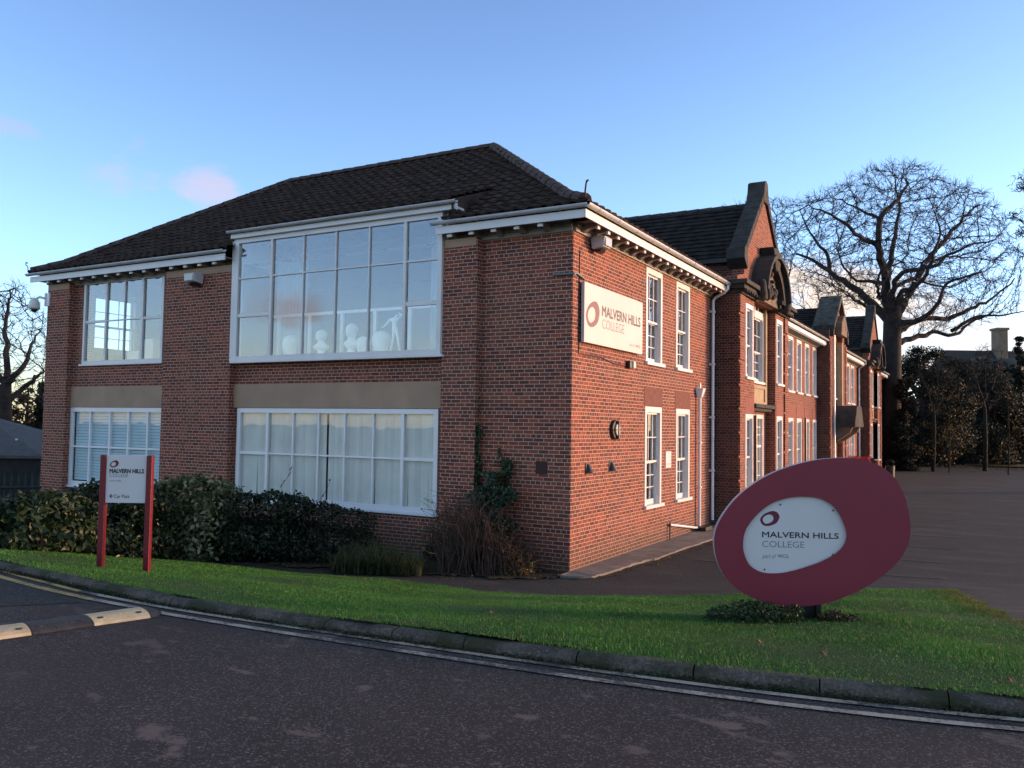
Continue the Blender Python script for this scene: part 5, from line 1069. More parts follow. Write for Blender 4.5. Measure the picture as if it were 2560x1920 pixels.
# strap-leaved clump
def strap_clump():
    B = ground(930, 1440); t = thing('strap_leaf_clump', B, 'clump of long arching strap leaves below the wide ground floor window', 'plant'); r = np.random.default_rng(5); V = []; F = []
    for i in range(1500):
        px = r.uniform(828, 1052); c = at_depth(px, 1440, np.dot(B-CAM, CF)+r.uniform(0, 1.1)); c[2] = gz(c[0], c[1])+.02; c[1] = min(c[1], -.45)
        a = r.uniform(0, 6.28); L = r.uniform(.35, .80)*(1.1-.4*abs((px-940)/110)); d = np.array([math.cos(a), math.sin(a), 0]); b = np.array([-d[1], d[0], 0])*.009*r.uniform(.7, 1.4); out = r.uniform(.25, .75)
        k = len(V); 
        for f in (0, .35, .7, 1.0):
            p = c+d*L*out*f**1.5+np.array([0, 0, L*(f*1.05-.62*out*f*f*1.4)]); p[1] = min(p[1], -.2); p[2] = max(p[2], c[2]-.02); V += [p-b*(1-f*.85), p+b*(1-f*.85)]
        for q in range(3): F.append((k+2*q, k+2*q+1, k+2*q+3, k+2*q+2))
    fast_mesh('leaves', np.array(V), np.array(F), LF_STRAP, t)
strap_clump()
# bare brambles
def brambles():
    B = ground(1210, 1442); t = thing('bramble_bush', B, 'tangle of bare brown bramble stems at the foot of the corner pilaster', 'shrub'); r = np.random.default_rng(9); mb = MB(); mb2P = []
    for i in range(760):
        px = r.uniform(1096, 1322); c = at_depth(px, 1440, np.dot(B-CAM, CF)+r.uniform(0, 1.5)); c[2] = gz(c[0], c[1]); c[1] = min(c[1], -.35)
        hm = float(np.interp(px, [1090, 1150, 1250, 1330], [1.25, 1.7, 1.3, .4])); h = hm*r.uniform(.4, 1.05); a = r.uniform(0, 6.28); d = np.array([math.cos(a), math.sin(a), 0])*r.uniform(.1, .55); pts = []
        for f in np.linspace(0, 1, 6):
            p = c+d*f*f*1.3+np.array([0, 0, h*(1.25*f-.35*f**3)])+r.normal(0, .03, 3); p[1] = min(p[1], -.22); p[2] = max(p[2], c[2]-.03); pts.append(p)
        mb.tube(pts, [.007, .006, .005, .005, .004, .003], 4, cap=False)
        for f in range(4): mb2P.append(pts[r.integers(1, 6)]+r.normal(0, .04, 3))
    mb.build('stems', BROWNT, t, fix=False); P = np.array(mb2P); V, F = leaf_cards(P, r.normal(0, 1, P.shape), .05, .6, 1.0, .4, 3); fast_mesh('leaves', V, F, LF_BRN, t)
brambles()
# ivy on the wall
def wall_ivy():
    c0 = on(1190, 1430, 1, -.1); t = thing('wall_ivy', (c0[0], -.1, 0), 'dark ivy climbing the brick recess beside the corner pilaster', 'ivy'); r = np.random.default_rng(4); P = []
    def blob(px0, px1, py0, py1, n, dep):
        for i in range(n):
            f = r.random(); py = py0+(py1-py0)*f; c, w = (px0+px1)/2, (px1-px0)/2; px = c+w*r.uniform(-1, 1)*(.55+.45*math.sin(3+py*.08)); p = on(px, py, 1, -.02-dep*r.random()); P.append(p)
    blob(1188, 1198, 925, 1080, 260, .05); blob(1179, 1203, 1060, 1225, 900, .14); blob(1254, 1281, 1148, 1240, 520, .16); blob(1168, 1294, 1180, 1318, 5600, .5); blob(1168, 1272, 1290, 1345, 700, .3); blob(1235, 1262, 1118, 1165, 40, .1)
    P = np.array(P); N_ = np.tile((0, -1.0, .3), (len(P), 1)); V, F = leaf_cards(P, N_, .062, .85, .55, .5, 5); fast_mesh('foliage', V, F, LF_IVY, t)
    mb = MB(); q = [on(px, py, 1, -.012) for px, py in ((1190, 1430), (1188, 1300), (1193, 1200), (1191, 1080), (1194, 980), (1192, 925))]; mb.tube(q, [.02, .018, .015, .012, .008, .004], 6); mb.build('stems', BARK, t)
wall_ivy()
# stray shoots in front of the wide window
for k, (a, b, c, lb) in enumerate(((703, 1215, 732, 'thin leafy shoot rising from the hedge across the wide window'), (800, 1248, 828, 'bare shoot leaning across the lower panes of the wide window'))):
    y = -.9; p0, p1, p2 = on(a, b, 1, y), on((a+c)/2+2, b-22, 1, y), on(c, b-52, 1, y); t = thing('shoot', p0, lb, 'shoot'); mb = MB(); mb.tube([p0, p1, p2], [.006, .005, .003], 5); mb.build('stem', BROWNT, t)
    r = np.random.default_rng(k); P = np.array([p0+(p2-p0)*f+(p1-(p0+p2)/2)*4*f*(1-f) for f in r.uniform(0, 1, 16 if k == 0 else 5)]); V, F = leaf_cards(P, r.normal(0, 1, P.shape), .055, .6, .5, .2, k); fast_mesh('leaves', V, F, LF_HEDGE, t)
# ------------------------------------------------------------------ lawn
SIDE = [(9.6, -9.0), (8.7, -7.6), (7.95, -5.6), (7.35, -3.7), (6.95, -2.3), (6.62, -.3), (6.36, 1.4), (6.2, 2.2)]
def side_x(y): return np.interp(y, [p[1] for p in SIDE], [p[0] for p in SIDE])
def wob(x): return .06*np.sin(5.1*x)+.05*np.sin(11.3*x+1)
def in_lawn(x, y, m=0.0): return (y > lerp_pts(KERB, x)+.115+m) & (y < lerp_pts(BACK, x)+wob(x)-m) & (x < side_x(y)+wob(y)-m) & (x > -24)
def lawn_z(x, y): return gz(x, y)+.012*np.sin(1.7*x+.5*y)+.010*np.sin(2.3*y-1.1*x)
sheet('lawn', TURFM, span((-24, -4, 50), (-4, 9.4, 130)), span((-9.2, 2.4, 110)), .025, lambda x, y: bool(in_lawn(x, y)), lawn_z)
def blades(name, m, n, xr, yr, h, w, seed, label=None, keep=None, zoff=.02):
    r = np.random.default_rng(seed); x = r.uniform(*xr, n); y = r.uniform(*yr, n); d = np.hypot(x-CAM[0], y-CAM[1])
    ok = in_lawn(x, y, -.055) & (r.random(n) < np.clip((8.5/d)**1.6, .12, 1))
    if keep is not None: ok &= keep(x, y, r)
    x, y, d = x[ok], y[ok], d[ok]; n = len(x); z = lawn_z(x, y)+zoff; a = r.uniform(0, 2*np.pi, n); tall = (.75+.35*np.sin(1.3*x+2*y)*np.sin(.9*y-.7*x)); hh = h*r.uniform(.5, 1.3, n)*tall; ww = w*r.uniform(.7, 1.3, n)*np.clip(d/8, 1, 2.2)
    le = r.uniform(.1, .9, n); b = r.uniform(0, 2*np.pi, n); base = np.stack([x, y, z], 1); dx_ = np.stack([np.cos(a), np.sin(a), 0*a], 1)*ww[:, None]/2; tip = base+np.stack([np.cos(b)*hh*le, np.sin(b)*hh*le, hh*(1-.35*le)], 1)
    V = np.stack([base-dx_, base+dx_, tip], 1).reshape(-1, 3); i = np.arange(n)*3; fast_mesh(name, V, np.stack([i, i+1, i+2], 1), m, None, (0, -6, .8), kind='stuff', label=label, cat='grass')
LF_GRASS = leaf_mat('grass blade', [(0, (.028, .125, .016)), (.5, (.048, .185, .022)), (.9, (.075, .23, .032)), (1, (.15, .22, .06))], .55, .3)
LF_DRY = leaf_mat('straw grass blade', [(0, (.10, .085, .02)), (.5, (.17, .12, .03)), (1, (.24, .16, .05))], .6, .3)
blades('lawn_grass', LF_GRASS, 1300000, (-14, 9.4), (-9.2, 2.3), .036, .0065, 2, 'short green grass of the sloping roadside lawn')
blades('dry_grass', LF_DRY, 160000, (5.8, 9.4), (-9.2, 2.3), .04, .007, 3, 'straw-coloured grass along the right edge of the lawn', lambda x, y, r: r.random(len(x)) < np.clip(1-(side_x(y)-x)/.42, 0, 1))
# moss and weeds at the foot of the kerb
def kerb_weeds():
    r = np.random.default_rng(12); n = 15000; x = r.uniform(-4, 8.5, n); c = .5+.5*np.sin(3.1*x)*np.sin(7.3*x+1); ok = r.random(n) < .25+.75*c; x = x[ok]; n = len(x); off = -np.abs(r.normal(0, .022, n)); y = lerp_pts(KERB, x)+off-.004; z = ROADZ+.004+np.clip(.035+off, 0, .03)*r.random(n)
    V, F = leaf_cards(np.stack([x, y, z], 1), np.tile((0, -.6, .8), (n, 1)), .020, .6, .7, 0, 2); fast_mesh('kerb_moss', V, F, leaf_mat('moss', [(0, (.014, .020, .008)), (.6, (.026, .038, .012)), (1, (.06, .07, .02))], .8, .1), None, (2, -9, ROADZ), kind='stuff', label='moss and tiny weeds along the foot of the kerb', cat='moss')
kerb_weeds()
# fallen leaves
rk = random.Random(21); FL = mat('fallen leaf', (.26, .14, .06), .8, .25, 30)
for i, (px, py, lb) in enumerate(((2061, 1651, 'curled tan fallen leaf on the lawn left of the kerb stones by the oval sign'), (2528, 1722, 'pale fallen leaf on the lawn close to the kerb at the right'), (1903, 1622, 'small brown fallen leaf on the grass in front of the oval sign'), (1230, 1545, 'white fallen petal on the lawn below the brambles'))):
    p = ground(px, py)+np.array((0, 0, .06)); n = 10; mb = MB(); a0 = rk.uniform(0, 6); vs = [(*p, )]
    for j in range(n):
        a = a0+2*math.pi*j/n; rr = .030*(1 if j % 2 else .68)*(1.25 if j in (0, 1) else 1); vs.append((p[0]+rr*math.cos(a), p[1]+rr*math.sin(a), p[2]+.018*math.sin(2*a)))
    mb.add(vs, [(0, 1+j, 1+(j+1) % n) for j in range(n)]); mb.build('fallen_leaf', FL, loc=p, label=lb, cat='leaf', group='fallen leaves on the lawn', fix=False)
def scatter_leaves(name, m, n, fn, size, seed, label):
    r = np.random.default_rng(seed); P = np.array([fn(r) for _ in range(n)]); V, F = leaf_cards(P, np.tile((0, 0, 1.0), (n, 1)), size, .7, .35, 0, seed); fast_mesh(name, V, F, m, None, P[0], kind='stuff', label=label, cat='leaves')
def _bed(r):
    x = r.uniform(-16, .2); y = lerp_pts([(-18, -4.4), (-10, -3.6), (-6, -2.8), (-3, -2.4), (-1, -1.5), (.3, -.6)], x)+r.normal(0, .25); return (x, y, float(gz(x, y))+.045)
scatter_leaves('bed_litter', LF_AUT, 420, _bed, .055, 31, 'fallen leaves along the edge of the soil bed')
def _far(r):
    x = r.uniform(1, 16); y = 61.0-.33*max(0, x-3)-abs(r.normal(0, 1.6)); return (x, y, float(gz(x, y))+.03)
scatter_leaves('driveway_litter', LF_AUT, 900, _far, .13, 33, 'fallen leaves gathered along the far edge of the driveway')
def _apron(r):
    y = r.uniform(-.5, 9); x = lerp_pts([(-.5, .3), (.1, .70), (1.4, .76), (2.5, .88), (6, .98), (9.3, 1.0)], y)+abs(r.normal(0, .14)); return (x, y, float(gz(x, y))+.025)
scatter_leaves('apron_litter', LF_AUT, 260, _apron, .05, 34, 'small fallen leaves and moss bits along the edge of the concrete apron')
# ------------------------------------------------------------------ trees
def tree_branches(mb, p, d, L, rad, lv, r, maxlv, kids=(5, 7), up=.12, spread=.75, twig=.006, wander=.22, sides=(7, 6, 4, 3, 3, 3), ratio=.62):
    seg = max(3, int(5-lv*.5)); pts = [np.array(p)]; d = np.array(d)/np.linalg.norm(d); ds = [d]
    for i in range(seg):
        d = d+r.normal(0, wander, 3)*(.6+.2*lv)+np.array([0, 0, up]); d /= np.linalg.norm(d); pts.append(pts[-1]+d*L/seg); ds.append(d)
    rr = [max(twig, rad*(1-.62*i/seg)) for i in range(seg+1)]
    mb.tube(pts, rr, sides[min(lv, 5)], cap=False)
    if lv >= maxlv: return
    grow(mb, pts, rr, L, lv, r, maxlv, kids, up, spread, twig, wander, sides, ratio)
def grow(mb, pts, rr, L, lv, r, maxlv, kids, up, spread, twig, wander, sides, ratio, start=.22):
    k = r.integers(kids[0], kids[1]+1); n = len(pts)-1
    for i in range(k):
        f = start+(1-start)*(i+r.random())/k; f = min(f, .999); q = f*n; j = int(q); p = pts[j]+(pts[j+1]-pts[j])*(q-j); t = pts[j+1]-pts[j]; t = t/np.linalg.norm(t)
        s = r.normal(0, 1, 3); s -= np.dot(s, t)*t; s /= np.linalg.norm(s); ang = spread*r.uniform(.6, 1.3); dd = t*math.cos(ang)+s*math.sin(ang)
        tree_branches(mb, p, dd, L*ratio*r.uniform(.65, 1.15)*(1.1-.35*f), max(twig, rr[min(j, n)]*.55), lv+1, r, maxlv, kids, up, spread, twig, wander, sides, ratio)
def colonise(segs, poly, place, dhalf, natt, D, infl, kill, seed, twig, ntw, iters=60):
    """grow fine branches from traced limbs into a crown volume (space colonisation)"""
    from mathutils import kdtree
    r = np.random.default_rng(seed); poly = np.array(poly, float); cx, cy = poly.mean(0); ext = np.abs(poly-[cx, cy]).max(0)
    def inside(p):
        x, y = p; k = False; j = len(poly)-1
        for i in range(len(poly)):
            if (poly[i, 1] > y) != (poly[j, 1] > y) and x < (poly[j, 0]-poly[i, 0])*(y-poly[i, 1])/(poly[j, 1]-poly[i, 1])+poly[i, 0]: k = not k
            j = i
        return k
    A = []
    while len(A) < natt:
        p = (r.uniform(poly[:, 0].min(), poly[:, 0].max()), r.uniform(poly[:, 1].min(), poly[:, 1].max()))
        if not inside(p): continue
        q = min(1, math.hypot((p[0]-cx)/ext[0], (p[1]-cy)/ext[1])); dz = dhalf*math.sqrt(max(.06, 1-q*q)); A.append(place(p[0], p[1], r.uniform(-dz, dz)))
    A = np.array(A); nodes = []; par = []; base_r = []
    for P, r0 in segs:
        L = np.concatenate([[0], np.cumsum([np.linalg.norm(P[i+1]-P[i]) for i in range(len(P)-1)])]); n = max(2, int(L[-1]/D)); last = -1; Pn = np.array(P)
        for i in range(n+1):
            d = L[-1]*i/n; p = np.array([np.interp(d, L, Pn[:, k]) for k in range(3)])+(r.normal(0, .05, 3) if i else 0); nodes.append(p); par.append(last); base_r.append(r0*(1-.8*i/n)); last = len(nodes)-1
    alive = np.ones(len(A), bool)
    for it in range(iters):
        kd = kdtree.KDTree(len(nodes))
        for i, p in enumerate(nodes): kd.insert(p, i)
        kd.balance(); pull = {}
        for k in np.nonzero(alive)[0]:
            co, i, d = kd.find(A[k])
            if d < kill: alive[k] = False
            elif d < infl: v = (A[k]-nodes[i])/d; pull.setdefault(i, []).append(v)
        if not pull: break
        for i, vs in pull.items():
            v = np.mean(vs, axis=0)+r.normal(0, .11, 3)+np.array([0, 0, .06]); L = np.linalg.norm(v)
            if L < .1: continue
            nodes.append(nodes[i]+v/L*D); par.append(i); base_r.append(0)
        if alive.sum() < natt*.02: break
    n = len(nodes); rad = np.array(base_r, float); acc = np.zeros(n); 
    for i in range(n-1, -1, -1):
        if rad[i] == 0: rad[i] = max(twig*1.3, acc[i]**.5) if acc[i] > 0 else twig*1.3
        if par[i] >= 0: acc[par[i]] += rad[i]**2*.98
    ok = [i for i in range(n) if par[i] >= 0]; S = [nodes[par[i]] for i in ok]; E = [nodes[i] for i in ok]; RS = [min(rad[par[i]], rad[i]*1.35) for i in ok]; RE = [rad[i] for i in ok]
    for i in range(n):          # fine end twigs
        if rad[i] < .05 and par[i] >= 0:
            t = nodes[i]-nodes[par[i]]; t /= np.linalg.norm(t)
            for k in range(ntw):
                v = t*.9+r.normal(0, .42, 3)+np.array([0, 0, .12]); v /= np.linalg.norm(v); m_ = nodes[i]+v*D*r.uniform(.5, 1.0); w = v+r.normal(0, .3, 3); e = m_+w/np.linalg.norm(w)*D*r.uniform(.4, .9); S += [nodes[i], m_]; E += [m_, e]; RS += [twig, twig*.8]; RE += [twig*.8, twig*.5]
    S, E, RS, RE = map(np.array, (S, E, RS, RE)); T = E-S; T /= np.linalg.norm(T, axis=1)[:, None]+1e-9; ref = np.where(np.abs(T[:, 2:3]) < .9, [[0, 0, 1.0]], [[1.0, 0, 0]]); B1 = np.cross(T, ref); B1 /= np.linalg.norm(B1, axis=1)[:, None]; B2 = np.cross(T, B1); mb = MB(); k = 5; V = []
    for P, R in ((S, RS), (E, RE)):
        for j in range(k): a = 2*math.pi*j/k; V.append(P+R[:, None]*(math.cos(a)*B1+math.sin(a)*B2))
    V = np.stack(V, 1).reshape(-1, 3); m = len(S); i = np.arange(m)*2*k; F = np.concatenate([np.stack([i+j, i+(j+1) % k, i+k+(j+1) % k, i+k+j], 1) for j in range(k)]); mb.v = V.tolist(); mb.f = F.tolist(); return mb
def oak():
    dep = 62.0; A = lambda px, py, d=0: at_depth(px, py, dep+d); zz8 = lambda x, y, d=0: A(1900+x*.29837, 380+y*.29837, d)
    base = A(2224, 1165); base[2] = gz(base[0], base[1])-.2
    t = thing('oak_tree', base, 'large leafless spreading oak rising behind the far end of the brick range', 'tree'); r = np.random.default_rng(17)
    mb = MB(); trunk = [base, A(2226, 1080), A(2229, 960), zz8(1105, 1600), zz8(1110, 1400), zz8(1120, 1290)]; mb.tube(trunk, [.85, .72, .66, .64, .62, .5], 12); mb.build('trunk', BARK, t, smooth=True, fix=False)
    limbs = [  # traced main limbs: points (x,y in close-up, depth offset), start radius
        ([(1090, 1400, 0), (1060, 1200, -.5), (1045, 1050, -1), (1000, 850, -1.5), (985, 700, -2), (1040, 500, -2), (1160, 390, -1.5), (1240, 230, -1)], .40),
        ([(1060, 1100, -.8), (1085, 930, 0), (1110, 800, .5), (1140, 620, 1.5), (1165, 450, 2), (1130, 250, 2.5)], .25),
        ([(1090, 1420, 0), (940, 1290, .5), (850, 1180, 1), (700, 1090, 2), (580, 1000, 2.5), (430, 900, 3), (300, 840, 3.5)], .38),
        ([(580, 1000, 2.5), (570, 870, 3), (520, 800, 3), (430, 690, 3.5), (330, 500, 4)], .17),
        ([(985, 780, -1.5), (900, 740, -2), (800, 690, -3), (700, 590, -3.5), (540, 500, -4), (400, 440, -4)], .20),
        ([(1000, 600, -2), (960, 540, -2), (860, 500, -1), (740, 440, 0), (600, 380, 1)], .13),
        ([(1130, 1400, 0), (1200, 1280, 1), (1300, 1100, 2), (1390, 920, 3), (1470, 820, 3.5), (1580, 700, 4), (1700, 560, 4), (1830, 440, 4.5)], .36),
        ([(1120, 1350, 0), (1110, 1200, -1), (1150, 1060, -2), (1230, 1000, -2.5), (1360, 990, -3), (1500, 940, -4), (1560, 870, -4), (1720, 800, -5), (1960, 740, -5)], .24),
        ([(1150, 1290, 0), (1180, 1170, -1), (1280, 1150, -2), (1380, 1040, -2.5), (1470, 820, -3), (1500, 640, -3), (1460, 520, -3)], .22),
        ([(1120, 1440, 0), (1250, 1430, -2), (1400, 1380, -3), (1500, 1240, -4), (1550, 1120, -4), (1700, 1050, -5), (1850, 1000, -5)], .26),
        ([(1130, 1520, 0), (1220, 1450, 2), (1400, 1390, 3), (1560, 1400, 4), (1700, 1340, 4), (1860, 1270, 4.5), (2000, 1190, 5), (2130, 1070, 5)], .30),
        ([(1600, 1500, 3), (1700, 1440, 3), (1860, 1370, 3), (2020, 1370, 3), (2212, 1330, 3)], .16),
        ([(1130, 1600, 0), (1350, 1540, 1), (1480, 1510, 2), (1620, 1540, 2), (1750, 1440, 3), (1950, 1350, 3)], .24),
        ([(1150, 1120, 0), (1280, 1060, 2), (1380, 1100, 3), (1570, 1130, 3.5), (1700, 1100, 4)], .16),
        ([(1020, 1100, 0), (940, 1085, 2), (820, 1090, 3), (760, 1040, 3.5), (680, 920, 4), (640, 780, 4)], .18),
        ([(1000, 1230, 0), (980, 1120, -2), (1010, 1000, -3), (1200, 900, -4), (1240, 760, -4)], .14),
        ([(1400, 920, 3), (1560, 880, 5), (1750, 880, 6), (1960, 910, 6)], .14),
        ([(900, 1300, 0), (780, 1230, -2), (700, 1190, -3), (720, 1130, -3)], .14),
    ]
    segs = [(smooth_path([zz8(x, y, d) for x, y, d in pts], 4), r0) for pts, r0 in limbs]
    poly = [(150, 900), (100, 620), (130, 410), (350, 370), (640, 260), (960, 100), (1310, 70), (1490, 180), (1640, 250), (1880, 290), (2010, 430), (2100, 600), (2190, 820), (2240, 1100), (2160, 1330), (1700, 1520), (1300, 1480), (1150, 1480), (900, 1320), (650, 1250), (300, 1100)]
    c = colonise(segs, poly, lambda x, y, d: zz8(x, y, d), 6.5, 9500, .46, 4.6, .66, 17, .0105, 4)
    o = c.build('crown', BARKL, t, fix=False)
oak()
def bare_tree(name, label, px, pyb, pyt, dep, r0, seed, lean=0, maxlv=4, kids=(4, 6), spread=.6, fork=.32, twig=.012, cat='tree', limbs=5):
    b = at_depth(px, pyb, dep); b[2] = gz(b[0], b[1])-.2; top = at_depth(px+lean, pyt, dep); H = top[2]-b[2]; r = np.random.default_rng(seed); t = thing(name, b, label, cat)
    mb = MB(); tp = [b+np.array([0, 0, H*fork*f])+r.normal(0, .05*f, 3) for f in np.linspace(0, 1, 5)]; mb.tube(tp, [r0*(1.25-.5*f) for f in np.linspace(0, 1, 5)], 9); mb.build('trunk', BARK, t, smooth=True, fix=False)
    c = MB()
    for i in range(limbs):
        a = 2*math.pi*(i+r.random()*.5)/limbs; s = spread*r.uniform(.5, 1.2) if i else .12; d = np.array([math.cos(a)*s, math.sin(a)*s, 1.0]); j = 4 if i < 3 else 3
        tree_branches(c, tp[j], d, H*(1-fork)*r.uniform(.62, .8), r0*.55, 1, r, maxlv, kids, .10, .7, twig, .16, (7, 6, 4, 3, 3, 3), .58)
    o = c.build('crown', BARKL, t, fix=False); print(label, len(o.data.polygons)); return t
def sc_tree(name, label, px, pyb, dep, r0, stems, poly, dhalf, natt, D, seed, twig=.010, bk=None, bl=None):
    b = at_depth(px, pyb, dep); b[2] = gz(b[0], b[1])-.2; t = thing(name, b, label, 'tree'); f = stems[0][0]; fork = at_depth(f[0], f[1], dep); mb = MB(); mb.tube([b, (b+fork)/2+np.array([.05, 0, 0]), fork], [r0*1.25, r0, r0*.9], 9); mb.build('trunk', bk or BARK, t, smooth=True, fix=False)
    segs = [(smooth_path([at_depth(x, y, dep+(d*((i*7) % 3-1.2) if i else 0)) for i, (x, y) in enumerate(st)], 4), r0*.6) for st, d in zip(stems, [1.2, -1.0, 1.5, -1.4, .8, -.6][:len(stems)])]
    c = colonise(segs, poly, lambda x, y, d: at_depth(x, y, dep+d), dhalf, natt, D, D*9, D*1.5, seed, twig, 3); c.build('crown', bl or BARKL, t, fix=False)
sc_tree('bare_tree', 'tall leafless tree rising over the dark shed at the left edge', 12, 1200, 46, .32, [[(14, 960), (18, 880), (14, 800), (30, 720)], [(14, 960), (-60, 880), (-120, 790)], [(14, 960), (60, 910), (95, 830)], [(12, 1010), (70, 960), (110, 925)], [(12, 1000), (-80, 960), (-170, 900)]],
    [(-260, 1000), (-240, 780), (-120, 660), (-20, 705), (40, 700), (85, 730), (118, 800), (140, 900), (125, 1000), (30, 1040), (-100, 1050)], 3.2, 2600, .34, 5)
sc_tree('bare_tree', 'leafless tree whose twigs show behind the first stone gable', 1900, 1160, 82, .3, [[(1900, 820), (1880, 700), (1850, 560)], [(1900, 820), (1930, 680), (1940, 540)], [(1900, 820), (1960, 720), (1985, 640)]],
    [(1790, 640), (1800, 515), (1880, 492), (1960, 480), (1990, 600), (2000, 760), (1900, 820), (1810, 760)], 3.5, 1500, .6, 6, .016)
sc_tree('bare_tree', 'thin leafless tree between the two far gables', 2060, 1160, 90, .2, [[(2060, 860), (2055, 780), (2040, 720)], [(2060, 860), (2090, 770), (2100, 700)], [(2060, 860), (2020, 790), (2000, 760)]],
    [(1960, 800), (1975, 720), (2040, 690), (2120, 690), (2150, 760), (2120, 840), (2000, 850)], 3, 700, .6, 8, .015)
def crown_tree(name, label, px, pyt, pyb, dep, wpx, m, n, size, seed, trunk=.25, lo=.15, nl=22, cat='tree', conic=False, group=None, jit=1.0):
    b = at_depth(px, pyb, dep); b[2] = gz(b[0], b[1])-.2; H = at_depth(px, pyt, dep)[2]-b[2]; w = wpx/FPX*dep/2; r = random.Random(seed); t = thing(name, b, label, cat, group); lum = []
    for i in range(nl):
        f = (i+r.random())/nl; a = r.uniform(0, 6.28); env = (1-f)**.8 if conic else math.sqrt(max(.05, 1-(2*f-.75)**2/1.6)); rad = w*env*r.uniform(.1, .75); s = w*(.20 if conic else .30)*r.uniform(.7, 1.4)*(1.1-.5*f)
        lum.append((b[0]+rad*math.cos(a), b[1]+rad*math.sin(a), b[2]+H*(lo+(1-lo)*f)-s*.6*f, s*1.2, s*1.2, s*.8))
    mb = MB(); mb.tube([b, b+np.array([.1, 0, H*.4]), b+np.array([0, .1, H*.92])], [trunk, trunk*.7, trunk*.15], 8)
    for L in lum[::2]: q = b+np.array([0, 0, max(.3, L[2]-b[2]-.8*abs(L[0]-b[0])-.3)]); mb.tube([q, (q+np.array(L[:3]))/2, L[:3]], [trunk*.3, trunk*.2, trunk*.08], 5)
    mb.build('trunk', BARKD, t, fix=False)
    P, N_ = lumps_points(lum, n, seed, (.25, 1.1)); V, F = leaf_cards(P, N_, size, .6, jit, .3, seed); fast_mesh('crown', V, F, m, t); return t
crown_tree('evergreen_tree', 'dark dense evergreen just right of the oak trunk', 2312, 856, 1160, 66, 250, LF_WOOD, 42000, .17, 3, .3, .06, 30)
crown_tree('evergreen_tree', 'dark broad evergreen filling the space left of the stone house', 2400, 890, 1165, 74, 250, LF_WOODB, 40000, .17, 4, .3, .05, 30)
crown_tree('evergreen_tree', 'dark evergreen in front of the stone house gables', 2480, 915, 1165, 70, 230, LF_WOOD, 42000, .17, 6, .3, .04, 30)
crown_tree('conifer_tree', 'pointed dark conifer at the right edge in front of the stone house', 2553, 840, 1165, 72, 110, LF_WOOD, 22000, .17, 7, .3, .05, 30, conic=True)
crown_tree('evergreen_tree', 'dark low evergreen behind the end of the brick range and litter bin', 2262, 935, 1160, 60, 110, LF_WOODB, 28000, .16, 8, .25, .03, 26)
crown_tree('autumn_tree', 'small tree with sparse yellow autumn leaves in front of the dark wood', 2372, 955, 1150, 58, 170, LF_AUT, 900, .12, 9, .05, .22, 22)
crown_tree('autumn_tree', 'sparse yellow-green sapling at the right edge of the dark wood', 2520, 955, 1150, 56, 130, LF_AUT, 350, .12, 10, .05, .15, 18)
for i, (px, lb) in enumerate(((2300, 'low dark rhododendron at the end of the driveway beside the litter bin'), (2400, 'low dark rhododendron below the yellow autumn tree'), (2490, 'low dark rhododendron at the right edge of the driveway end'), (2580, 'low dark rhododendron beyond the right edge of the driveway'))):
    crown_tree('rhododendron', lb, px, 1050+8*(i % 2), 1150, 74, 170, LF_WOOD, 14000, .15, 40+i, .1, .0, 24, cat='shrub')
sc_tree('bare_tree', 'slim leafless tree standing in front of the dark wood below the house chimney', 2462, 1156, 60, .13, [[(2462, 1020), (2465, 940), (2455, 890)], [(2462, 1020), (2440, 950), (2425, 910)], [(2464, 1000), (2490, 940), (2505, 900)]], [(2400, 990), (2410, 900), (2460, 860), (2520, 890), (2530, 980), (2480, 1040)], 2.2, 800, .4, 31, bk=BARKD, bl=BARKD)
sc_tree('bare_tree', 'slim leaning leafless tree among the shrubs left of the yellow autumn tree', 2332, 1156, 59, .11, [[(2335, 1030), (2345, 960), (2340, 910)], [(2335, 1030), (2315, 970), (2300, 930)], [(2336, 1010), (2365, 960), (2380, 925)]], [(2285, 1010), (2290, 920), (2340, 890), (2395, 910), (2400, 990), (2350, 1050)], 2.0, 700, .4, 32, bk=BARKD, bl=BARKD)
def wood_bank():
    r = np.random.default_rng(3); lum = []
    for i in range(90):
        px = r.uniform(2180, 3100); dep = r.uniform(84, 100); b = at_depth(px, 1150, dep); s = r.uniform(1.5, 3.2); lum.append((b[0], b[1], gz(b[0], b[1])+r.uniform(0, 7.5), s*1.3, s*1.3, s))
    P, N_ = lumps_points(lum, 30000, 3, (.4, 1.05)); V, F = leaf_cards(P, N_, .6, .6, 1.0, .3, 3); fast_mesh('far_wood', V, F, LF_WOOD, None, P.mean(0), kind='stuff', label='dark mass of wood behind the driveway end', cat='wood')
wood_bank()
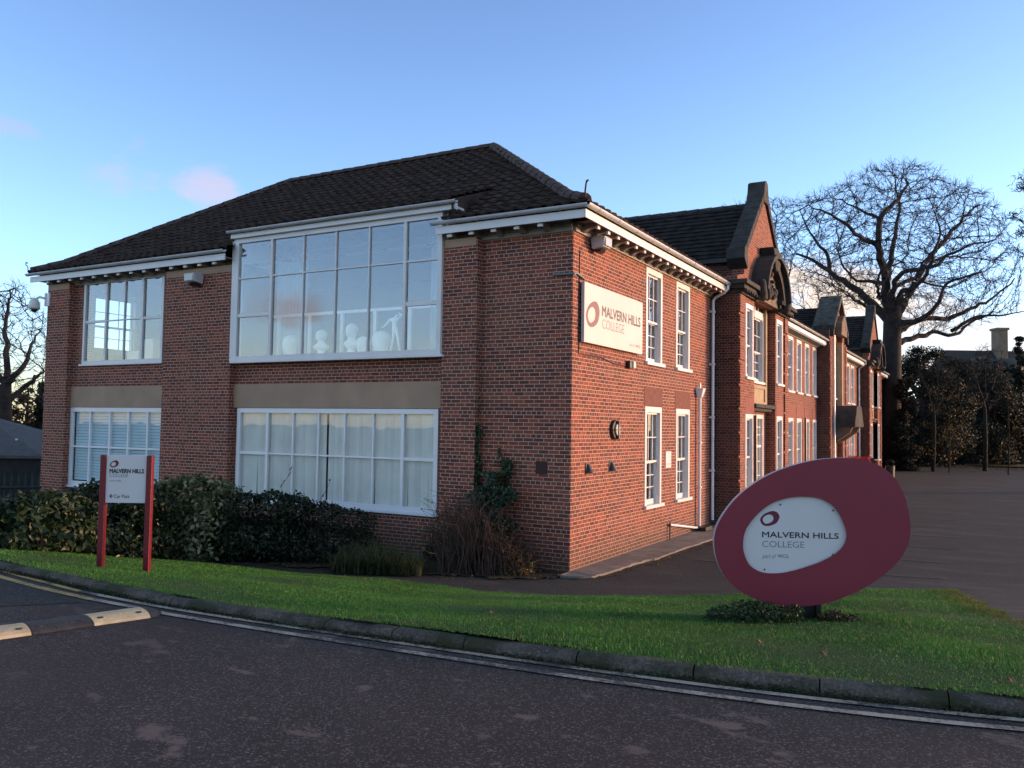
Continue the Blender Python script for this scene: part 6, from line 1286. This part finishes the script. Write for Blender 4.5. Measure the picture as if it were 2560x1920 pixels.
# pine at the right edge: only branch tips enter the picture
def pine():
    dep = 40; b = at_depth(2760, 1150, dep); b[2] = gz(b[0], b[1])-.2; t = thing('pine_tree', b, 'pine with clumped needles reaching in at the right edge of the sky', 'tree'); H = at_depth(2760, 330, dep)[2]-b[2]
    mb = MB(); mb.tube([b, b+np.array([.1, .1, H*.5]), b+np.array([0, 0, H])], [.38, .28, .06], 9); lum = []; r = random.Random(2)
    tips = [(2532, 540), (2545, 548), (2556, 575), (2548, 585), (2540, 624), (2556, 640), (2558, 470), (2575, 455), (2590, 520), (2600, 600), (2620, 660), (2650, 480), (2660, 560), (2700, 420), (2720, 620), (2780, 440), (2800, 560), (2840, 500), (2850, 640)]
    for px, py in tips:
        c = at_depth(px, py, dep+r.uniform(-2, 2)); s = r.uniform(.16, .26) if px < 2565 else r.uniform(.3, .6); lum.append((*c, s*1.3, s*1.3, s)); q = b+np.array([0, 0, (c[2]-b[2])*.86]); mb.tube([q, (q+c)/2+np.array([0, 0, -.3]), c], [.07, .05, .02], 5)
    mb.build('trunk', BARK, t, fix=False); P, N_ = lumps_points(lum, 4200, 2, (.1, 1.05)); V, F = leaf_cards(P, N_, .24, .12, 1.1, 0, 2); fast_mesh('crown', V, F, leaf_mat('pine needle', [(0, (.012, .022, .014)), (1, (.028, .042, .024))], .6), t)
pine()
# left background
crown_tree('conifer_tree', 'dark conifer close behind the far left corner of the brick block', 98, 958, 1120, 52, 60, LF_WOOD, 5000, .26, 51, .2, .05, 24, conic=True)
crown_tree('beech_tree', 'brown-leaved bushy tree below the tall leafless tree on the left', 60, 960, 1140, 56, 120, LF_BRN, 2600, .22, 52, .18, .08, 20)
crown_tree('hedge_tree', 'dark bushy evergreen behind the shed roof at the left edge', 10, 1030, 1150, 60, 130, LF_WOOD, 5000, .28, 53, .18, .0, 20)
# shed
def shed():
    b = at_depth(-40, 1200, 33); b[2] = 0; dep = 33; t = thing('shed', (b[0], b[1], -.2), 'dark shed with a grey pyramid roof behind the green fence', 'shed'); zE = at_depth(40, 1138, dep)[2]; ap = at_depth(-60, 1030, dep+3)
    cs = [at_depth(105, 1136, dep), at_depth(-230, 1140, dep-1)]; e = [np.array([*cs[0][:2], zE]), np.array([*cs[1][:2], zE])]; bk = [e[1]+HF*6.5, e[0]+HF*6.5]
    mb = MB(); q = e+bk; mb.add([tuple(p) for p in q]+[tuple(ap)], [(0, 1, 4), (1, 2, 4), (2, 3, 4), (3, 0, 4)]); mb.add([tuple(p-np.array([0, 0, .12])) for p in q]+[tuple(p) for p in q], [(0, 1, 5, 4), (1, 2, 6, 5), (2, 3, 7, 6), (3, 0, 4, 7), (0, 1, 2, 3)]); mb.build('roof', mat('grey felt roof', (.085, .085, .095), .85, .2, 3), t)
    mb = MB(); c = sum(q)/4; w = [c+(p-c)*.93 for p in q]; mb.add([(p[0], p[1], -.3) for p in w]+[(p[0], p[1], zE-.121) for p in w], [(0, 1, 5, 4), (1, 2, 6, 5), (2, 3, 7, 6), (3, 0, 4, 7)]); mb.build('wall', mat('dark shed boards', (.022, .022, .024), .8, .3, 4), t)
    p = at_depth(41, 1112, dep+1); mb = MB(); mb.tube([p-np.array([0, 0, .4]), p+np.array([0, 0, .25])], .05, 8); mb.build('vent_pipe', UPVC, t)
shed()
# palisade fence
def fence():
    a = on(100, 1318, 2, -.1); b = on(-140, 1325, 2, -.1); a[2] = b[2] = -.1; t = thing('palisade_fence', a, 'dark green palisade fence running left from the building corner', 'fence'); FG = mat('dark green fence paint', (.022, .040, .034), .5, .2, 4)
    d = b-a; L = np.linalg.norm(d); d /= L; n = np.array([-d[1], d[0], 0]); zt = at_depth(50, 1172, np.dot(a-CAM, CF))[2]
    for h in (.45, zt-.38): 
        mb = MB(); mb.tube([a+np.array([0, 0, h]), b+np.array([0, 0, h])], .028, 4); mb.build('rail', FG, t)
    k = int(L/.16)
    for i in range(k):
        p = a+d*(i+.5)*.16-n*.05; w = d*.034; mb = MB(); vs = [p-w, p-w*.4-n*.02, p+w*.4-n*.02, p+w]; mb.add([tuple(q) for q in vs]+[tuple(q+np.array([0, 0, zt-.08])) for q in vs]+[tuple(p+np.array([0, 0, zt+.04]))], [(0, 1, 5, 4), (1, 2, 6, 5), (2, 3, 7, 6), (4, 5, 8), (5, 6, 8), (6, 7, 8)]); mb.build('pale', FG, t, fix=False)
fence()
# far house
def house():
    dep = 112; P = lambda px, py, d=0: at_depth(px, py, dep+d); b = P(2500, 1100); b[2] = 0; HS = mat('far house stone', (.105, .095, .08), .9, .2, 1.5); HRF = mat('far house roof', (.040, .032, .030), .9, .2, 1.5)
    t = thing('stone_house', b, 'big stone house with a tall chimney and gables above the dark trees', 'house')
    zr = P(2450, 868)[2]; ze = P(2450, 938)[2]; A, B = P(2395, 940), P(2720, 940); A[2] = B[2] = ze
    mb = MB(); mb.add([(*A[:2], 0), (*B[:2], 0), (*(B+HF*9)[:2], 0), (*(A+HF*9)[:2], 0), tuple(A), tuple(B), tuple(B+HF*9), tuple(A+HF*9)], [(0, 1, 5, 4), (1, 2, 6, 5), (2, 3, 7, 6), (3, 0, 4, 7)]); mb.build('wall', HS, t)
    mb = MB(); up = np.array([0, 0, zr-ze]); e = .3*HF; mb.add([tuple(A-HR*.3-e), tuple(B+HR*.3-e), tuple(B+HF*4.5+up), tuple(A+HF*4.5+up), tuple(B+HF*9.3), tuple(A+HF*9.3)], [(0, 1, 2, 3), (3, 2, 4, 5), (0, 3, 5), (1, 4, 2)]); mb.build('roof', HRF, t)
    for px in (2455, 2492, 2530):
        c = P(px, 960); w = 18/FPX*dep; zt = P(px, 872 if px > 2460 else 868)[2]-1.2; mb = MB(); q = lambda u, f, z: tuple(np.array([*(c+HR*u+HF*f)[:2], z])); pl = [(-w, 0), (w, 0), (w, ze-.2), (0, zt), (-w, ze-.2)]
        mb.add([q(u, -1.2, z) for u, z in pl]+[q(u, 4, z) for u, z in pl], [(0, 1, 2, 3, 4), (2, 7, 8, 3), (3, 8, 9, 4), (1, 6, 7, 2), (0, 4, 9, 5)]); g = mb.build('gable', HS, t)
        mb = MB(); mb.add([q(-.5, -1.23, ze-1.6), q(.5, -1.23, ze-1.6), q(.5, -1.23, ze-.1), q(-.5, -1.23, ze-.1)], [(0, 1, 2, 3)]); mb.build('window', mat('far window', (.10, .11, .12), .2, .1), g, fix=False)
    c0, c1 = P(2495, 870, 3), P(2520, 870, 3); zt = P(2507, 819, 3)[2]; mb = MB(); f = lambda o, z: [tuple(np.array([*(p+HF*q)[:2], z])) for p, q in ((c0-HR*o, -o), (c1+HR*o, -o), (c1+HR*o, 1.6+o), (c0-HR*o, 1.6+o))]
    fc = [(0, 1, 5, 4), (1, 2, 6, 5), (2, 3, 7, 6), (3, 0, 4, 7), (4, 5, 6, 7), (0, 3, 2, 1)]
    mb.add(f(0, ze)+f(0, zt-.3), fc); mb.add(f(.15, zt-.299)+f(.15, zt), fc); mb.build('chimney', mat('chimney stone', (.21, .16, .11), .9, .2, 2), t)
house()
# litter bin by the far corner
p = at_depth(2225, 1166, 50.5); p[2] = gz(p[0], p[1]); t = thing('litter_bin', p, 'black litter bin by the far corner of the brick range', 'litter bin')
mb = MB(); mb.rings([(p[0], p[1], p[2], .24, .24), (p[0], p[1], p[2]+.72, .27, .27), (p[0], p[1], p[2]+.74, .25, .25)], 16); mb.build('bin_body', BLACK, t, smooth=False)
mb = MB(); mb.rings([(p[0], p[1], p[2]+.90, .27, .27), (p[0], p[1], p[2]+.96, .27, .27), (p[0], p[1], p[2]+1.08, .12, .12), (p[0], p[1], p[2]+1.1, .02, .02)], 16)
for a in range(4): x, y = p[0]+.24*math.cos(a*1.57+.7), p[1]+.24*math.sin(a*1.57+.7); mb.box(x-.03, x+.03, y-.03, y+.03, p[2]+.70, p[2]+.91)
mb.build('hood', mat('matt black plastic', (.010, .010, .011), .9, .1, 4, spec=.1), t)
# red car parked by the wall, mostly hidden by the oval sign
def car():
    q = on(2174, 1143, 2, 1.39); cx, cy = q[0]-.72, q[1]+1.0; t = thing('parked_car', (cx, cy, 0), 'small red car parked on the driveway behind the oval sign', 'car'); CRED = mat('red car paint', (.42, .010, .012), .25, .03, 1, coat=.6); CG = mat('car glass', (.015, .017, .02), .06, .1); TY = mat('tyre', (.02, .02, .02), .9, .1, 20); RM = mat('wheel rim', (.35, .35, .37), .3, .1, 5, metal=.8)
    X = lambda u, v, z: (cx+u, cy+v, z)
    secs = [(-.98, .62, .33, .60), (-.9, .80, .28, .82), (-.6, .84, .24, .92), (0, .85, .22, .94), (1.1, .86, .22, .93), (2.1, .85, .24, .86), (2.75, .80, .28, .72), (2.95, .62, .36, .58)]
    mb = MB(); vs = []; n = 12
    for v, w, z0, zt in secs:
        for u, z in ((-w*.9, z0), (-w, z0+.12), (-w, (z0+zt)/2), (-w*.97, zt-.08), (-w*.88, zt), (-w*.3, zt+.02), (w*.3, zt+.02), (w*.88, zt), (w*.97, zt-.08), (w, (z0+zt)/2), (w, z0+.12), (w*.9, z0)): vs.append(X(u, v, z))
    k = len(secs); mb.add(vs, [(i*n+j, i*n+(j+1) % n, (i+1)*n+(j+1) % n, (i+1)*n+j) for i in range(k-1) for j in range(n)]+[tuple(range(n)), tuple(range((k-1)*n, k*n))]); b = mb.build('body', CRED, t, smooth=True)
    cab = [(-.82, .78, .90, .93), (-.62, .70, .90, 1.26), (-.35, .64, .9, 1.37), (.5, .66, .9, 1.40), (1.0, .66, .9, 1.34), (1.75, .76, .9, .94)]
    mb = MB(); vs = []
    for v, w, z0, zt in cab:
        for u, z in ((-.80, z0), (-w, zt-.04), (-w*.85, zt), (w*.85, zt), (w, zt-.04), (.80, z0)): vs.append(X(u, v, z))
    mb.add(vs, [(i*6+j, i*6+(j+1) % 6, (i+1)*6+(j+1) % 6, (i+1)*6+j) for i in range(5) for j in range(6)]+[tuple(range(6)), tuple(range(30, 36))]); cb = mb.build('cabin', CRED, t, smooth=False, bevel=.03)
    def win(name, pts):
        m2 = MB(); m2.add([X(*p) for p in pts], [tuple(range(len(pts)))]); m2.build(name, CG, cb, fix=False)
    win('rear_window', [(-.62, -.80, .98), (.62, -.80, .98), (.58, -.655, 1.22), (-.58, -.655, 1.22)]); win('windscreen', [(-.66, 1.62, 1.02), (.66, 1.62, 1.02), (.60, 1.10, 1.30), (-.60, 1.10, 1.30)])
    for s in (-1, 1):
        win('side_window', [(s*.795, -.40, 1.0), (s*.795, 1.30, 1.0), (s*.70, .85, 1.31), (s*.68, -.3, 1.31)])
        m2 = MB(); m2.box(*[cx+s*.62, cx+s*.80], cy-.965, cy-.86, .62, .86); m2.build('tail_light', mat('tail light lens', (.55, .02, .015), .15, .05), t, bevel=.02)
        for v in (-.35, 2.1):
            m2 = MB(); m2.tube([X(s*.62, v, .31), X(s*.82, v, .31)], .31, 20); wh = m2.build('wheel', TY, t); m2 = MB(); m2.tube([X(s*.80, v, .31), X(s*.83, v, .31)], .19, 14); m2.build('rim', RM, wh)
    m2 = MB(); m2.tube([X(-.45, -.5, 1.38), X(-.45, -.52, 1.405), X(.45, -.52, 1.405), X(.45, -.5, 1.38)], .012, 5); m2.build('spoiler_bar', CRED, t)
    m2 = MB(); m2.box(cx-.07, cx+.07, cy-.64, cy-.60, 1.365, 1.39); m2.build('brake_light', mat('brake light lens', (.6, .02, .02), .15, .05), t)
car()
